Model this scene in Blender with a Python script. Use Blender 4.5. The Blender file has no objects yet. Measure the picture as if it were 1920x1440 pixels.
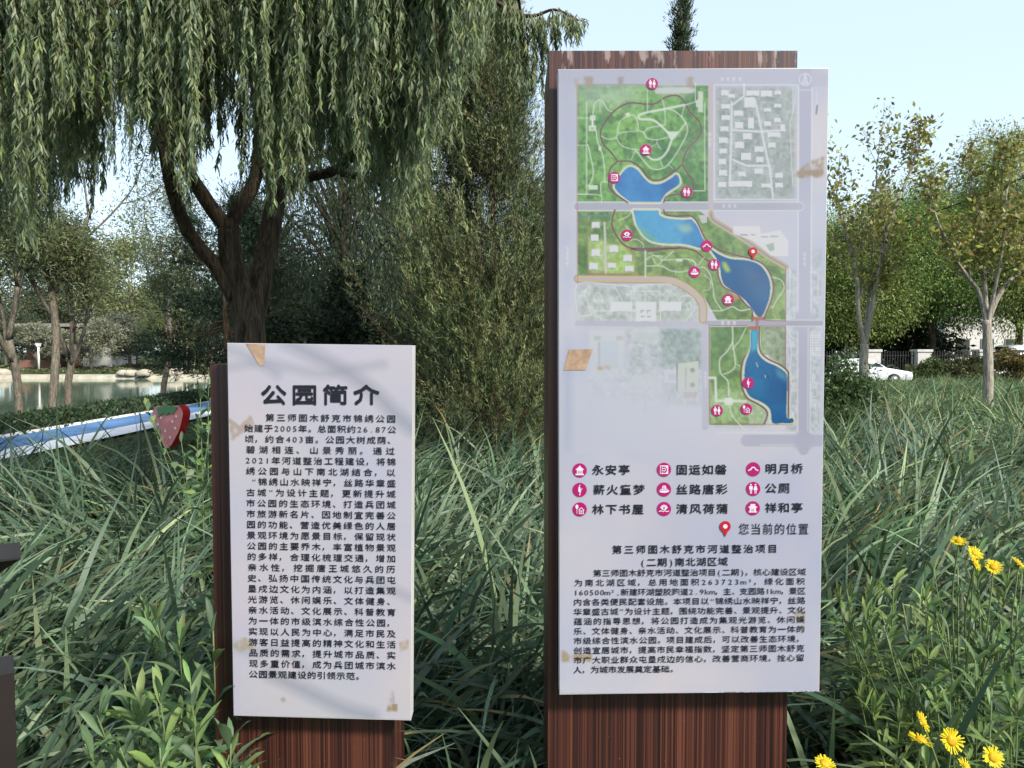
import bpy, math, random
import numpy as np
from mathutils import Vector, Matrix

# ------------------------------------------------------------------ camera, sky, sun, exposure
SC = bpy.context.scene
COL = SC.collection
R = math.radians
CAMZ, PITCH, FPX = 1.6, R(2.4), 1443.0
cam_d = bpy.data.cameras.new('camera')
cam = bpy.data.objects.new('camera', cam_d); COL.objects.link(cam)
cam_d.sensor_fit = 'HORIZONTAL'; cam_d.sensor_width = 36.0; cam_d.lens = FPX / 1920 * 36
cam_d.clip_start = 0.05; cam_d.clip_end = 3000
cam.location = (0, 0, CAMZ); cam.rotation_euler = (R(90) - PITCH, 0, 0)
SC.camera = cam

SUN_DIR = Vector((0.62, -0.62, 0.72)).normalized()      # towards the sun
world = bpy.data.worlds.new('World'); SC.world = world; world.use_nodes = True
wn = world.node_tree; wbg = wn.nodes['Background']
sky = wn.nodes.new('ShaderNodeTexSky'); sky.sky_type = 'NISHITA'; sky.sun_disc = False
sky.sun_elevation = math.asin(SUN_DIR.z); sky.sun_rotation = math.atan2(SUN_DIR.x, SUN_DIR.y)
sky.air_density = 1.0; sky.dust_density = 0.8; sky.ozone_density = 1.0
hz = wn.nodes.new('ShaderNodeMixRGB'); hz.inputs[0].default_value = .78      # thin high haze whitens the clear sky
hz.inputs[2].default_value = (1.92, 2.30, 2.62, 1); wn.links.new(sky.outputs[0], hz.inputs[1])
wn.links.new(hz.outputs[0], wbg.inputs[0]); wbg.inputs[1].default_value = 0.128
sun_d = bpy.data.lights.new('sun', 'SUN'); sun_d.energy = 2.5; sun_d.angle = R(8.0); sun_d.color = (1, .94, .85)
sun = bpy.data.objects.new('sun', sun_d); COL.objects.link(sun)
sun.rotation_euler = (-SUN_DIR).to_track_quat('-Z', 'Y').to_euler()
SC.view_settings.view_transform = 'Standard'; SC.view_settings.look = 'None'
SC.view_settings.exposure = 1.7; SC.view_settings.gamma = 1.0
SC.cycles.max_bounces = 8; SC.cycles.diffuse_bounces = 3; SC.cycles.glossy_bounces = 3
SC.cycles.transmission_bounces = 4; SC.cycles.transparent_max_bounces = 8
SC.cycles.caustics_reflective = False; SC.cycles.caustics_refractive = False

# ------------------------------------------------------------------ helpers
CP, SP = math.cos(PITCH), math.sin(PITCH)
def P(px, py, Y):
    """Point at world depth Y that the photograph shows at pixel (px, py) (arrays allowed)."""
    u = (np.asarray(px, float) - 960) / FPX; v = (720 - np.asarray(py, float)) / FPX
    dy = CP + v * SP; dz = -SP + v * CP
    t = Y / dy
    return np.stack(np.broadcast_arrays(u * t, Y + 0 * t, CAMZ + dz * t), -1)

def lin(c):
    c = np.asarray(c, float)
    return np.where(c <= .04045, c / 12.92, ((c + .055) / 1.055) ** 2.4)
def rgb(r, g, b, k=1.0): return tuple(float(x) * k for x in lin(np.array([r, g, b]) / 255.))

class MB:
    """Collects faces; build() links them as one mesh object."""
    def __init__(self): self.v = []; self.f = []; self.m = []; self.c = []; self.n = 0
    def add(self, verts, faces, mat=0, tint=None):
        verts = np.asarray(verts, float).reshape(-1, 3)
        faces = [np.asarray(faces)] if isinstance(faces, np.ndarray) else [np.array([f]) for f in faces]
        for f in faces:
            self.f.append(f + self.n); self.m.append(np.full(len(f), mat, np.int32))
        self.v.append(verts)
        t = np.ones((len(verts), 4))
        if tint is not None: t[:, :3] = tint
        self.c.append(t); self.n += len(verts)
        return self
    def build(self, name, mats, parent=None, smooth=True):
        me = bpy.data.meshes.new(name)
        v = np.concatenate(self.v) if self.v else np.zeros((0, 3))
        c = np.concatenate(self.c) if self.c else np.zeros((0, 4))
        if parent is not None: v = v - np.array(parent_origin(parent))
        me.vertices.add(len(v)); me.vertices.foreach_set('co', v.astype(np.float32).ravel())
        tot = np.concatenate([np.full(len(f), f.shape[1], np.int32) for f in self.f])
        loops = np.concatenate([f.ravel() for f in self.f]).astype(np.int32)
        me.loops.add(len(loops)); me.loops.foreach_set('vertex_index', loops)
        me.polygons.add(len(tot))
        me.polygons.foreach_set('loop_start', np.concatenate([[0], np.cumsum(tot)[:-1]]).astype(np.int32))
        me.polygons.foreach_set('material_index', np.concatenate(self.m))
        me.polygons.foreach_set('use_smooth', np.full(len(tot), smooth, bool))
        a = me.color_attributes.new('tint', 'FLOAT_COLOR', 'POINT')
        a.data.foreach_set('color', c.astype(np.float32).ravel())
        for m in (mats if isinstance(mats, (list, tuple)) else [mats]): me.materials.append(m)
        me.update(calc_edges=True); me.validate()
        o = bpy.data.objects.new(name, me); COL.objects.link(o)
        if parent is not None: o.parent = parent
        return o

def parent_origin(o):
    p = np.zeros(3)
    while o is not None: p += np.array(o.location); o = o.parent
    return p

def tag(o, label=None, cat=None, group=None, kind=None):
    if label: o['label'] = label
    if cat: o['category'] = cat
    if group: o['group'] = group
    if kind: o['kind'] = kind
    return o
def thing(name, label, cat, loc, group=None):
    o = bpy.data.objects.new(name, None); COL.objects.link(o); o.location = [float(x) for x in loc]
    o.empty_display_size = .1
    return tag(o, label, cat, group)

def box(mb, x0, x1, y0, y1, z0, z1, mat=0, tint=None):
    v = [(x, y, z) for z in (z0, z1) for y in (y0, y1) for x in (x0, x1)]
    return mb.add(v, np.array([(0, 2, 3, 1), (4, 5, 7, 6), (0, 1, 5, 4), (2, 6, 7, 3), (0, 4, 6, 2), (1, 3, 7, 5)]), mat, tint)
def obox(mb, c, ax, ay, az, mat=0, tint=None):
    """Oriented box: centre and three half-axis vectors."""
    c, ax, ay, az = map(np.asarray, (c, ax, ay, az))
    v = [c + i * ax + j * ay + k * az for k in (-1, 1) for j in (-1, 1) for i in (-1, 1)]
    return mb.add(v, np.array([(0, 2, 3, 1), (4, 5, 7, 6), (0, 1, 5, 4), (2, 6, 7, 3), (0, 4, 6, 2), (1, 3, 7, 5)]), mat, tint)

def tube(mb, pts, rad, sides=6, mat=0, tint=None, cap=True):
    pts = np.asarray(pts, float); n = len(pts); rad = np.broadcast_to(np.asarray(rad, float), (n,))
    d = np.gradient(pts, axis=0); d /= np.linalg.norm(d, axis=1)[:, None] + 1e-9
    ref = np.array([0, 1., 0]) if abs(d[0][1]) < .8 else np.array([1., 0, 0])
    a = np.cross(d, ref); a /= np.linalg.norm(a, axis=1)[:, None] + 1e-9
    b = np.cross(d, a)
    th = np.arange(sides) * 2 * np.pi / sides
    ring = pts[:, None] + rad[:, None, None] * (np.cos(th)[None, :, None] * a[:, None] + np.sin(th)[None, :, None] * b[:, None])
    i = np.arange(n - 1)[:, None] * sides; j = np.arange(sides)[None]; j2 = (j + 1) % sides
    q = np.stack([i + j, i + j2, i + sides + j2, i + sides + j], -1).reshape(-1, 4)
    mb.add(ring.reshape(-1, 3), q, mat, tint)
    if cap:
        mb.f.append(np.array([[mb.n - sides + k for k in range(sides)]])); mb.m.append(np.array([mat], np.int32))
        mb.f.append(np.array([[mb.n - n * sides + k for k in range(sides)][::-1]])); mb.m.append(np.array([mat], np.int32))

def spline(pts, n=8, closed=False):
    p = np.asarray(pts, float)
    q = np.concatenate([p[-1:], p, p[:2]]) if closed else np.concatenate([2 * p[:1] - p[1:2], p, 2 * p[-1:] - p[-2:-1]])
    out = []
    for i in range(1, len(q) - 2):
        t = np.linspace(0, 1, n, endpoint=False)[:, None]
        a, b, c, d = q[i - 1], q[i], q[i + 1], q[i + 2]
        out.append(.5 * (2 * b + (c - a) * t + (2 * a - 5 * b + 4 * c - d) * t ** 2 + (3 * b - a - 3 * c + d) * t ** 3))
    if not closed: out.append(p[-1:])
    return np.concatenate(out)

def vnoise(X, Y, scale, seed, octv=4):
    """2-D fractal value noise, 0..1."""
    out = np.zeros(np.broadcast(X, Y).shape); amp, tot = 1., 0.
    for o in range(octv):
        g = np.random.RandomState(seed * 31 + o).rand(64, 64)
        x = np.asarray(X) / scale * 2 ** o + 7.3 * o; y = np.asarray(Y) / scale * 2 ** o + 3.1 * o
        xi = np.floor(x).astype(int); yi = np.floor(y).astype(int); fx = x - xi; fy = y - yi
        fx = fx * fx * (3 - 2 * fx); fy = fy * fy * (3 - 2 * fy)
        a = g[yi % 64, xi % 64]; b = g[yi % 64, (xi + 1) % 64]; c = g[(yi + 1) % 64, xi % 64]; d = g[(yi + 1) % 64, (xi + 1) % 64]
        out = out + amp * ((a * (1 - fx) + b * fx) * (1 - fy) + (c * (1 - fx) + d * fx) * fy); tot += amp; amp *= .5
    return out / tot

# ------------------------------------------------------------------ materials
def new_mat(name):
    m = bpy.data.materials.new(name); m.use_nodes = True
    return m, m.node_tree.nodes, m.node_tree.links, m.node_tree.nodes['Principled BSDF']
def noise_node(N, L, scale, detail=4, vec=(1, 1, 1), rough=.6):
    tc = N.new('ShaderNodeTexCoord'); mp = N.new('ShaderNodeMapping'); mp.inputs['Scale'].default_value = vec
    n = N.new('ShaderNodeTexNoise'); n.inputs['Scale'].default_value = scale; n.inputs['Detail'].default_value = detail
    n.inputs['Roughness'].default_value = rough
    L.new(tc.outputs['Object'], mp.inputs[0]); L.new(mp.outputs[0], n.inputs['Vector'])
    return n
def ramp(N, L, src, stops):
    r = N.new('ShaderNodeValToRGB'); e = r.color_ramp.elements
    while len(e) < len(stops): e.new(.5)
    for k, (p, c) in enumerate(stops): e[k].position = p; e[k].color = (*c[:3], 1)
    L.new(src, r.inputs[0]); return r
def plain(name, col, rough=.6, spec=.4, metal=0, var=.12, scale=6, vec=(1, 1, 1), bump=0, coat=0):
    m, N, L, B = new_mat(name)
    n = noise_node(N, L, scale, 5, vec)
    r = ramp(N, L, n.outputs[0], [(.3, [c * (1 - var) for c in col]), (.7, [min(1, c * (1 + var)) for c in col])])
    L.new(r.outputs[0], B.inputs['Base Color'])
    B.inputs['Roughness'].default_value = rough; B.inputs['Specular IOR Level'].default_value = spec
    B.inputs['Metallic'].default_value = metal; B.inputs['Coat Weight'].default_value = coat
    if bump:
        b = N.new('ShaderNodeBump'); b.inputs['Strength'].default_value = bump; b.inputs['Distance'].default_value = .02
        L.new(n.outputs[0], b.inputs['Height']); L.new(b.outputs[0], B.inputs['Normal'])
    return m
def leafmat(name, rough=.5, trans=.38, spec=.35):
    """Leaf colour comes from the per-leaf tint; a share of the light passes through."""
    m, N, L, B = new_mat(name)
    a = N.new('ShaderNodeAttribute'); a.attribute_name = 'tint'
    L.new(a.outputs['Color'], B.inputs['Base Color'])
    B.inputs['Roughness'].default_value = rough; B.inputs['Specular IOR Level'].default_value = spec
    t = N.new('ShaderNodeBsdfTranslucent'); L.new(a.outputs['Color'], t.inputs['Color'])
    mx = N.new('ShaderNodeMixShader'); mx.inputs[0].default_value = trans
    L.new(B.outputs[0], mx.inputs[1]); L.new(t.outputs[0], mx.inputs[2])
    L.new(mx.outputs[0], N['Material Output'].inputs['Surface'])
    return m
def printmat(name, rough=.25, spec=.5, coat=0.):
    m, N, L, B = new_mat(name)
    a = N.new('ShaderNodeAttribute'); a.attribute_name = 'tint'
    L.new(a.outputs['Color'], B.inputs['Base Color'])
    B.inputs['Roughness'].default_value = rough; B.inputs['Specular IOR Level'].default_value = spec
    B.inputs['Coat Weight'].default_value = coat; B.inputs['Coat Roughness'].default_value = .08
    return m
M_LEAF = leafmat('leaf'); M_GRASS = leafmat('grass_blade', .5, .25, .3); M_NEEDLE = leafmat('needle_foliage', .6, .15, .25)
M_FLOWER = leafmat('flower_petal', .6, .25, .2)
M_PRINT = printmat('printed_glass', .3, .5, .5)

def bark(name, dark, light, scale=14):
    m, N, L, B = new_mat(name)
    n = noise_node(N, L, scale, 8, (1, 1, .22), .7)
    r = ramp(N, L, n.outputs[0], [(.40, dark), (.60, light)])
    L.new(r.outputs[0], B.inputs['Base Color']); B.inputs['Roughness'].default_value = .9
    B.inputs['Specular IOR Level'].default_value = .15
    n2 = noise_node(N, L, scale * 2.6, 3, (1, 1, .12), .5); n2.inputs['Distortion'].default_value = 1.2
    ad = N.new('ShaderNodeMath'); ad.operation = 'ADD'; L.new(n.outputs[0], ad.inputs[0]); L.new(n2.outputs[0], ad.inputs[1])
    hf = N.new('ShaderNodeMath'); hf.operation = 'MULTIPLY'; hf.inputs[1].default_value = .5; L.new(ad.outputs[0], hf.inputs[0])
    L.new(hf.outputs[0], r.inputs[0])
    b = N.new('ShaderNodeBump'); b.inputs['Strength'].default_value = 1; b.inputs['Distance'].default_value = .05
    L.new(hf.outputs[0], b.inputs['Height']); L.new(b.outputs[0], B.inputs['Normal'])
    return m
M_BARK = bark('dark_bark', (.022, .016, .011), (.10, .075, .052))
M_BARKG = bark('grey_bark', (.07, .06, .045), (.23, .20, .155), 18)
M_BARKP = bark('pale_bark', (.17, .15, .12), (.42, .38, .31), 18)
M_BARKR = bark('red_bark', (.06, .035, .022), (.2, .13, .09), 20)

# ------------------------------------------------------------------ setting: ground, water, track
def pond_depth(x, y):
    """How far inside the pond (metres, positive = in the water)."""
    wob = .5 * np.sin(y * .35) + .3 * np.sin(y * .9 + 1)
    return np.minimum.reduce([-11.6 + wob * .4 - x, y - 2 + 0 * x, 54 + .8 * np.sin(x * .15) - y, x + 120])
def ground_z(x, y):
    d = pond_depth(x, y)
    z = np.where(d > -1.0, -.95 * np.clip((d + 1.0) / 2.2, 0, 1), 0.)
    far = np.clip((y - 54) / 10, 0, 1) * np.clip((-8 - x) / 4, 0, 1)
    z = z + .5 * far * np.clip(-d - .6, 0, 1)
    z = z - .25 * np.clip((y - 24) / 8, 0, 1) * np.clip((x - 2) / 4, 0, 1)
    return z + .05 * (vnoise(x, y, 3.0, 5, 3) - .5) * (d < -1)
xs = np.concatenate([np.linspace(-900, -130, 12), np.linspace(-120, -24, 50), np.linspace(-23.5, 24, 160), np.linspace(26, 130, 40), np.linspace(160, 900, 12)])
ys = np.concatenate([np.linspace(-300, -12, 14), np.linspace(-10, 40, 150), np.linspace(40.5, 75, 80), np.linspace(78, 130, 20), np.linspace(150, 1400, 14)])
GX, GY = np.meshgrid(xs, ys)
GZ = ground_z(GX, GY)
i, j = np.meshgrid(np.arange(len(xs) - 1), np.arange(len(ys) - 1)); i = i.ravel(); j = j.ravel(); W_ = len(xs)
m, N, L, B = new_mat('soil_and_lawn')
n1 = noise_node(N, L, .6, 6); n2 = noise_node(N, L, 30, 4)
r1 = ramp(N, L, n1.outputs[0], [(.35, (.022, .036, .014)), (.55, (.04, .058, .022)), (.75, (.075, .07, .035))])
r2 = ramp(N, L, n2.outputs[0], [(.3, (.45, .45, .45)), (.7, (1.2, 1.2, 1.2))])
mx = N.new('ShaderNodeMixRGB'); mx.blend_type = 'MULTIPLY'; mx.inputs[0].default_value = 1
L.new(r1.outputs[0], mx.inputs[1]); L.new(r2.outputs[0], mx.inputs[2]); L.new(mx.outputs[0], B.inputs['Base Color'])
B.inputs['Roughness'].default_value = .95; B.inputs['Specular IOR Level'].default_value = .1
bp = N.new('ShaderNodeBump'); bp.inputs['Strength'].default_value = .6; L.new(n2.outputs[0], bp.inputs['Height']); L.new(bp.outputs[0], B.inputs['Normal'])
g = MB().add(np.stack([GX, GY, GZ], -1).reshape(-1, 3), np.stack([j * W_ + i, j * W_ + i + 1, (j + 1) * W_ + i + 1, (j + 1) * W_ + i], -1))
tag(g.build('ground', m), kind='structure')

m, N, L, B = new_mat('pond_water')
B.inputs['Base Color'].default_value = (.075, .125, .085, 1); B.inputs['Roughness'].default_value = .06
B.inputs['IOR'].default_value = 1.33; B.inputs['Specular IOR Level'].default_value = .6
nz = noise_node(N, L, 1.4, 3, (1, .5, 1)); bp = N.new('ShaderNodeBump'); bp.inputs['Strength'].default_value = .05; bp.inputs['Distance'].default_value = .05
L.new(nz.outputs[0], bp.inputs['Height']); L.new(bp.outputs[0], B.inputs['Normal'])
g = MB().add([(-121, 1, -.3), (-10.6, 1, -.3), (-10.6, 56, -.3), (-121, 56, -.3)], np.array([(0, 1, 2, 3)]))
tag(g.build('water', m), kind='structure')

def strip(name, x0, x1, y0, y1, z, mat):
    yy = np.linspace(y0, y1, 40); g = MB()
    cx = .15 * np.sin(yy * .12)
    v = np.concatenate([np.stack([cx + x0, yy, 0 * yy + z], -1), np.stack([cx + x1, yy, 0 * yy + z], -1)])
    k = np.arange(39)
    g.add(v, np.stack([k, k + 40, k + 41, k + 1], -1))
    return tag(g.build(name, mat), kind='structure')
strip('running_track', -9.35, -8.18, 2, 52, .050, plain('blue_track', (.085, .175, .34), .8, .2, var=.25, scale=1.2))
strip('track_edge', -8.18, -7.45, 2, 52, .054, plain('white_track_edge', (.62, .63, .66), .7, .3, var=.08, scale=3))
g = MB(); box(g, -9.43, -9.35, 2, 52, -.1, .075)
tag(g.build('track_kerb', plain('pale_kerb', (.5, .5, .48), .8)), kind='structure')
g = MB(); g.add([(9, 37.5, -.205), (90, 37.5, -.205), (90, 44.2, -.205), (9, 44.2, -.205)], np.array([(0, 1, 2, 3)]))
tag(g.build('road', plain('asphalt', (.05, .05, .052), .9, var=.25, scale=9)), kind='structure')
# far shore: stone edge and a gravel walk
xx = np.linspace(-110, -9, 80); g = MB()
yy = 54 + .8 * np.sin(xx * .15)
for a, (dy0, dz0, dy1, dz1) in enumerate([(-.55, -.42, -.35, -.08), (-.35, -.08, .55, -.02)]):
    v = np.concatenate([np.stack([xx, yy + dy0, 0 * xx + dz0], -1), np.stack([xx, yy + dy1, 0 * xx + dz1], -1)])
    k = np.arange(79); g.add(v, np.stack([k, k + 1, k + 81, k + 80], -1))
tag(g.build('shore_edging', plain('pale_stone_edging', (.33, .30, .235), .9, .2, var=.25, scale=2)), kind='structure')

# ------------------------------------------------------------------ the two signs
SD = 1.8                                     # distance of the printed faces
def laminate(name):
    """Dark red-brown striped wood laminate, with pale worn flakes near the top and splashes low down."""
    m, N, L, B = new_mat(name)
    n = noise_node(N, L, 1.0, 3, (170, 20, .3), .75); n2 = noise_node(N, L, 1.0, 2, (22, 8, .12), .5)
    ad = N.new('ShaderNodeMath'); ad.operation = 'ADD'
    mu = N.new('ShaderNodeMath'); mu.operation = 'MULTIPLY'; mu.inputs[1].default_value = .30
    L.new(n2.outputs[0], mu.inputs[0]); L.new(n.outputs[0], ad.inputs[0]); L.new(mu.outputs[0], ad.inputs[1])
    r = ramp(N, L, ad.outputs[0], [(.45, (.006, .003, .003)), (.60, (.024, .008, .007)), (.69, (.052, .016, .011)), (.80, (.11, .038, .022))])
    # flakes: noise thresholded, stronger towards the top edge
    tc = N.new('ShaderNodeTexCoord'); sx = N.new('ShaderNodeSeparateXYZ'); L.new(tc.outputs['Object'], sx.inputs[0])
    mr = N.new('ShaderNodeMapRange'); L.new(sx.outputs['Z'], mr.inputs['Value'])
    mr.inputs['From Min'].default_value = 2.12; mr.inputs['From Max'].default_value = 2.30
    mr.inputs['To Min'].default_value = .0; mr.inputs['To Max'].default_value = .2
    f = noise_node(N, L, 1.0, 4, (30, 30, 7), .6); fa = N.new('ShaderNodeMath'); fa.operation = 'ADD'
    L.new(f.outputs[0], fa.inputs[0]); L.new(mr.outputs[0], fa.inputs[1])
    fr = ramp(N, L, fa.outputs[0], [(.74, (0, 0, 0)), (.80, (1, 1, 1))])
    s = noise_node(N, L, 1.0, 2, (150, 150, 70), .5)
    sr = ramp(N, L, s.outputs[0], [(.73, (0, 0, 0)), (.76, (.8, .8, .8))])
    mr2 = N.new('ShaderNodeMapRange'); L.new(sx.outputs['Z'], mr2.inputs['Value'])
    mr2.inputs['From Min'].default_value = .78; mr2.inputs['From Max'].default_value = .62
    sm = N.new('ShaderNodeMath'); sm.operation = 'MULTIPLY'; L.new(sr.outputs[0], sm.inputs[0]); L.new(mr2.outputs[0], sm.inputs[1])
    mxa = N.new('ShaderNodeMath'); mxa.operation = 'MAXIMUM'; L.new(fr.outputs[0], mxa.inputs[0]); L.new(sm.outputs[0], mxa.inputs[1])
    mx = N.new('ShaderNodeMixRGB'); L.new(mxa.outputs[0], mx.inputs[0]); L.new(r.outputs[0], mx.inputs[1]); mx.inputs[2].default_value = (.20, .15, .135, 1)
    L.new(mx.outputs[0], B.inputs['Base Color']); B.inputs['Roughness'].default_value = .38
    return m
M_WOOD = laminate('striped_laminate')
M_DARK = plain('dark_post_side', (.012, .008, .007), .6)
M_PEDGE = plain('panel_edge', (.52, .51, .50), .4)
M_INK = plain('black_ink', (.008, .008, .014), .35, var=0)
M_MAG = plain('magenta_print', (.27, .004, .095), .35, var=0)
M_WHITEP = plain('white_print', (.50, .45, .50), .35, var=0)
M_REDP = plain('red_print', (.33, .008, .02), .35, var=0)

def hexa(mb, front, back, mat=0):
    """Solid from a front and a back quad (tl, tr, br, bl)."""
    v = list(front) + list(back)
    mb.add(v, np.array([(0, 3, 2, 1), (4, 5, 6, 7), (0, 1, 5, 4), (1, 2, 6, 5), (2, 3, 7, 6), (3, 0, 4, 7)]), mat)

class Print:
    """A printed face painted on a fine vertex grid; colours are given in photograph values."""
    def __init__(self, x0, x1, y0, y1, pitch):
        self.x = np.arange(x0, x1 + pitch, pitch); self.y = np.arange(y0, y1 + pitch, pitch); self.p = pitch
        self.X, self.Y = np.meshgrid(self.x, self.y); self.img = np.zeros(self.X.shape + (3,))
    def win(self, pts, pad=4):
        a = max(0, int((pts[:, 0].min() - pad - self.x[0]) / self.p)); b = int((pts[:, 0].max() + pad - self.x[0]) / self.p) + 2
        c = max(0, int((pts[:, 1].min() - pad - self.y[0]) / self.p)); d = int((pts[:, 1].max() + pad - self.y[0]) / self.p) + 2
        return slice(c, max(c, d)), slice(a, max(a, b))
    def blend(self, w, mask, col):
        col = np.asarray(col, float)
        if col.max() > 1.01: col = col / 255.
        self.img[w] = self.img[w] * (1 - mask[..., None]) + col * mask[..., None]
    def poly_mask(self, pts, soft=0):
        pts = np.asarray(pts, float); w = self.win(pts, 4 + soft * 2); X = self.X[w]; Y = self.Y[w]; acc = np.zeros(X.shape)
        for dx in (-.25, .25):
            for dy in (-.25, .25):
                x = X + dx * self.p; y = Y + dy * self.p; ins = np.zeros(X.shape, bool)
                for (ax, ay), (bx, by) in zip(pts, np.roll(pts, -1, 0)):
                    if ay == by: continue
                    ins ^= ((ay > y) != (by > y)) & (x < (bx - ax) * (y - ay) / (by - ay) + ax)
                acc += ins
        acc /= 4
        if soft:
            k = int(soft / self.p)
            for _ in range(2):
                for ax in (0, 1):
                    acc = sum(np.roll(acc, s, ax) for s in range(-k, k + 1)) / (2 * k + 1)
        return w, acc
    def poly(self, pts, col, a=1., soft=0):
        w, mk = self.poly_mask(pts, soft); self.blend(w, mk * a, col)
    def stain(self, pts, col, a, soft, seed):
        """A rubbed, ragged residue mark."""
        w, mk = self.poly_mask(pts, soft); n = vnoise(self.X[w], self.Y[w], 9, 70 + seed, 4)
        self.blend(w, np.clip(mk * (.35 + 2.6 * (n - .3)), 0, 1) * a, col)
    def line(self, pts, width, col, a=1., soft=0):
        pts = np.asarray(pts, float); w = self.win(pts, width + 4 + soft); X = self.X[w]; Y = self.Y[w]; d = np.full(X.shape, 1e9)
        for (ax, ay), (bx, by) in zip(pts[:-1], pts[1:]):
            l2 = (bx - ax) ** 2 + (by - ay) ** 2 + 1e-9
            t = np.clip(((X - ax) * (bx - ax) + (Y - ay) * (by - ay)) / l2, 0, 1)
            d = np.minimum(d, np.hypot(X - ax - t * (bx - ax), Y - ay - t * (by - ay)))
        mk = np.clip((width / 2 - d) / (self.p + soft) + .5, 0, 1); self.blend(w, mk * a, col)
    def noise(self, s, seed, o=4): return vnoise(self.X, self.Y, s, seed, o)
    def build(self, name, Y, parent, k, quad, mat):
        """Map the pixel grid into the panel's own corner quad."""
        mb = MB(); c = np.clip(lin(np.clip(self.img, 0, 1)) * k, 0, .9)
        v = P(self.X, self.Y, Y); h, w_ = self.X.shape
        i, j = np.meshgrid(np.arange(w_ - 1), np.arange(h - 1)); i = i.ravel(); j = j.ravel()
        mb.add(v, np.stack([j * w_ + i, (j + 1) * w_ + i, (j + 1) * w_ + i + 1, j * w_ + i + 1], -1), 0, c.reshape(-1, 3))
        return mb.build(name, mat, parent)
KP = 0.445    # photograph value -> print reflectance

# --- glyphs from Blender's own font, flattened to the broad clerical look
GLYPH = {}
def glyph(ch, bold=.012):
    key = (ch, bold)
    if key in GLYPH: return GLYPH[key]
    cu = bpy.data.curves.new('g', 'FONT'); cu.body = ch; cu.size = 1; cu.resolution_u = 2; cu.offset = bold
    o = bpy.data.objects.new('g', cu); COL.objects.link(o)
    bpy.context.view_layer.update()
    me = bpy.data.meshes.new_from_object(o.evaluated_get(bpy.context.evaluated_depsgraph_get()))
    v = np.zeros(len(me.vertices) * 3); me.vertices.foreach_get('co', v); v = v.reshape(-1, 3)[:, :2]
    f = [tuple(p.vertices) for p in me.polygons]
    COL.objects.unlink(o); bpy.data.objects.remove(o); bpy.data.curves.remove(cu); bpy.data.meshes.remove(me)
    GLYPH[key] = (v, f); return GLYPH[key]
HALF = set('0123456789mkK².,()“”"\'1')
PUNC = set('，。、')
def text_line(mb, s, xl, yl, xr, yr, h, Y, wide=1.0, bold=.012, flat=True):
    """Justified line between (xl, yl) and (xr, yr), both line-centre pixels; h = glyph height in pixels."""
    glyphs = [(0, 0)] if bold < .01 else [(-.25, -.8), (.25, -.3), (-.25, .3), (.25, .8)]
    adv = [.62 if c in HALF else (.95 if c in PUNC else 1.) for c in s]
    ink = h * 1.32 * wide if flat else h * wide * 1.05
    tot = sum(adv[:-1]) + adv[-1]
    step = (xr - xl) / tot
    x = xl
    em_y = h / .86
    for c, a in zip(s, adv):
        v, f = glyph(c, 0)
        if len(v):
            if c in HALF:
                w0, w1 = v[:, 0].min(), v[:, 0].max()
                sc = em_y * 1.02
                gx = (v[:, 0] - (w0 + w1) / 2) * sc * 1.15 + x + step * a / 2
            elif c in PUNC:
                sc = ink; gx = (v[:, 0] - v[:, 0].min()) * ink * .9 + x + step * .08
            else:
                sx = min(ink, step * 1.0)
                gx = (v[:, 0] - .5) * sx + x + step * a / 2
            cen = .38
            gy = -(v[:, 1] - cen) * em_y
            if flat and c not in HALF and c not in PUNC:      # sweep of the clerical hand: ends dip, mid rises
                q = (gx - (x + step * a / 2)) / (ink * .5)
                gy = gy + h * .05 * (q * q - .35) * np.where(v[:, 1] < cen, 1., -.4)
            t = (gx - xl) / max(1e-6, xr - xl)
            gy = gy + yl + (yr - yl) * t
            byn = {}
            for p in f: byn.setdefault(len(p), []).append(p)
            for q_, (ox, oy) in enumerate(glyphs[:1] if c in HALF else glyphs):     # heavier strokes: shifted impressions
                kb = bold * em_y * 1.3 * (0 if c in HALF else 1)
                w = P(gx + ox * kb, gy + oy * kb, Y - .00004 * q_); base = mb.n
                mb.v.append(w); mb.c.append(np.ones((len(w), 4))); mb.n += len(w)
                for ps in byn.values():
                    mb.f.append(np.array(ps) + base); mb.m.append(np.zeros(len(ps), np.int32))
        x += step * a

# ---------- information sign (left)
info = thing('information_sign', 'shorter white park sign with one block of Chinese text under a bold title', 'sign', (P(570, 660, SD + .1)[0], SD + .1, 0), 'park sign boards in the grass')
YF = SD + .055                                # front of the left post
mb = MB()
ptl, ptr = P(393, 683, YF), P(748, 683, YF); pbx0, pbx1 = ptl[0] + .001, P(735, 1440, YF)[0]
box(mb, pbx0, pbx1, YF, YF + .22, 0, ptl[2])
tag(mb.build('post', M_WOOD, info, smooth=False))
mb = MB()
fr = [P(426, 643, SD), P(774.5, 647.5, SD), P(770.5, 1350.5, SD), P(438, 1342, SD)]
bk = [p + np.array([0, .045, 0]) for p in fr]
hexa(mb, fr, bk)
panel = mb.build('panel', M_PEDGE, info, smooth=False)
pr = Print(428, 774, 644, 1349, 3.0)
n1 = pr.noise(160, 3); n2 = pr.noise(60, 4); n3 = pr.noise(300, 8, 3)
base = np.array([218, 215, 228.]) / 255
pr.img[:] = base
pr.img += (n1[..., None] - .5) * np.array([-.10, -.04, .03]) + (n3[..., None] - .5) * np.array([.05, .06, -.06])
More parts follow.
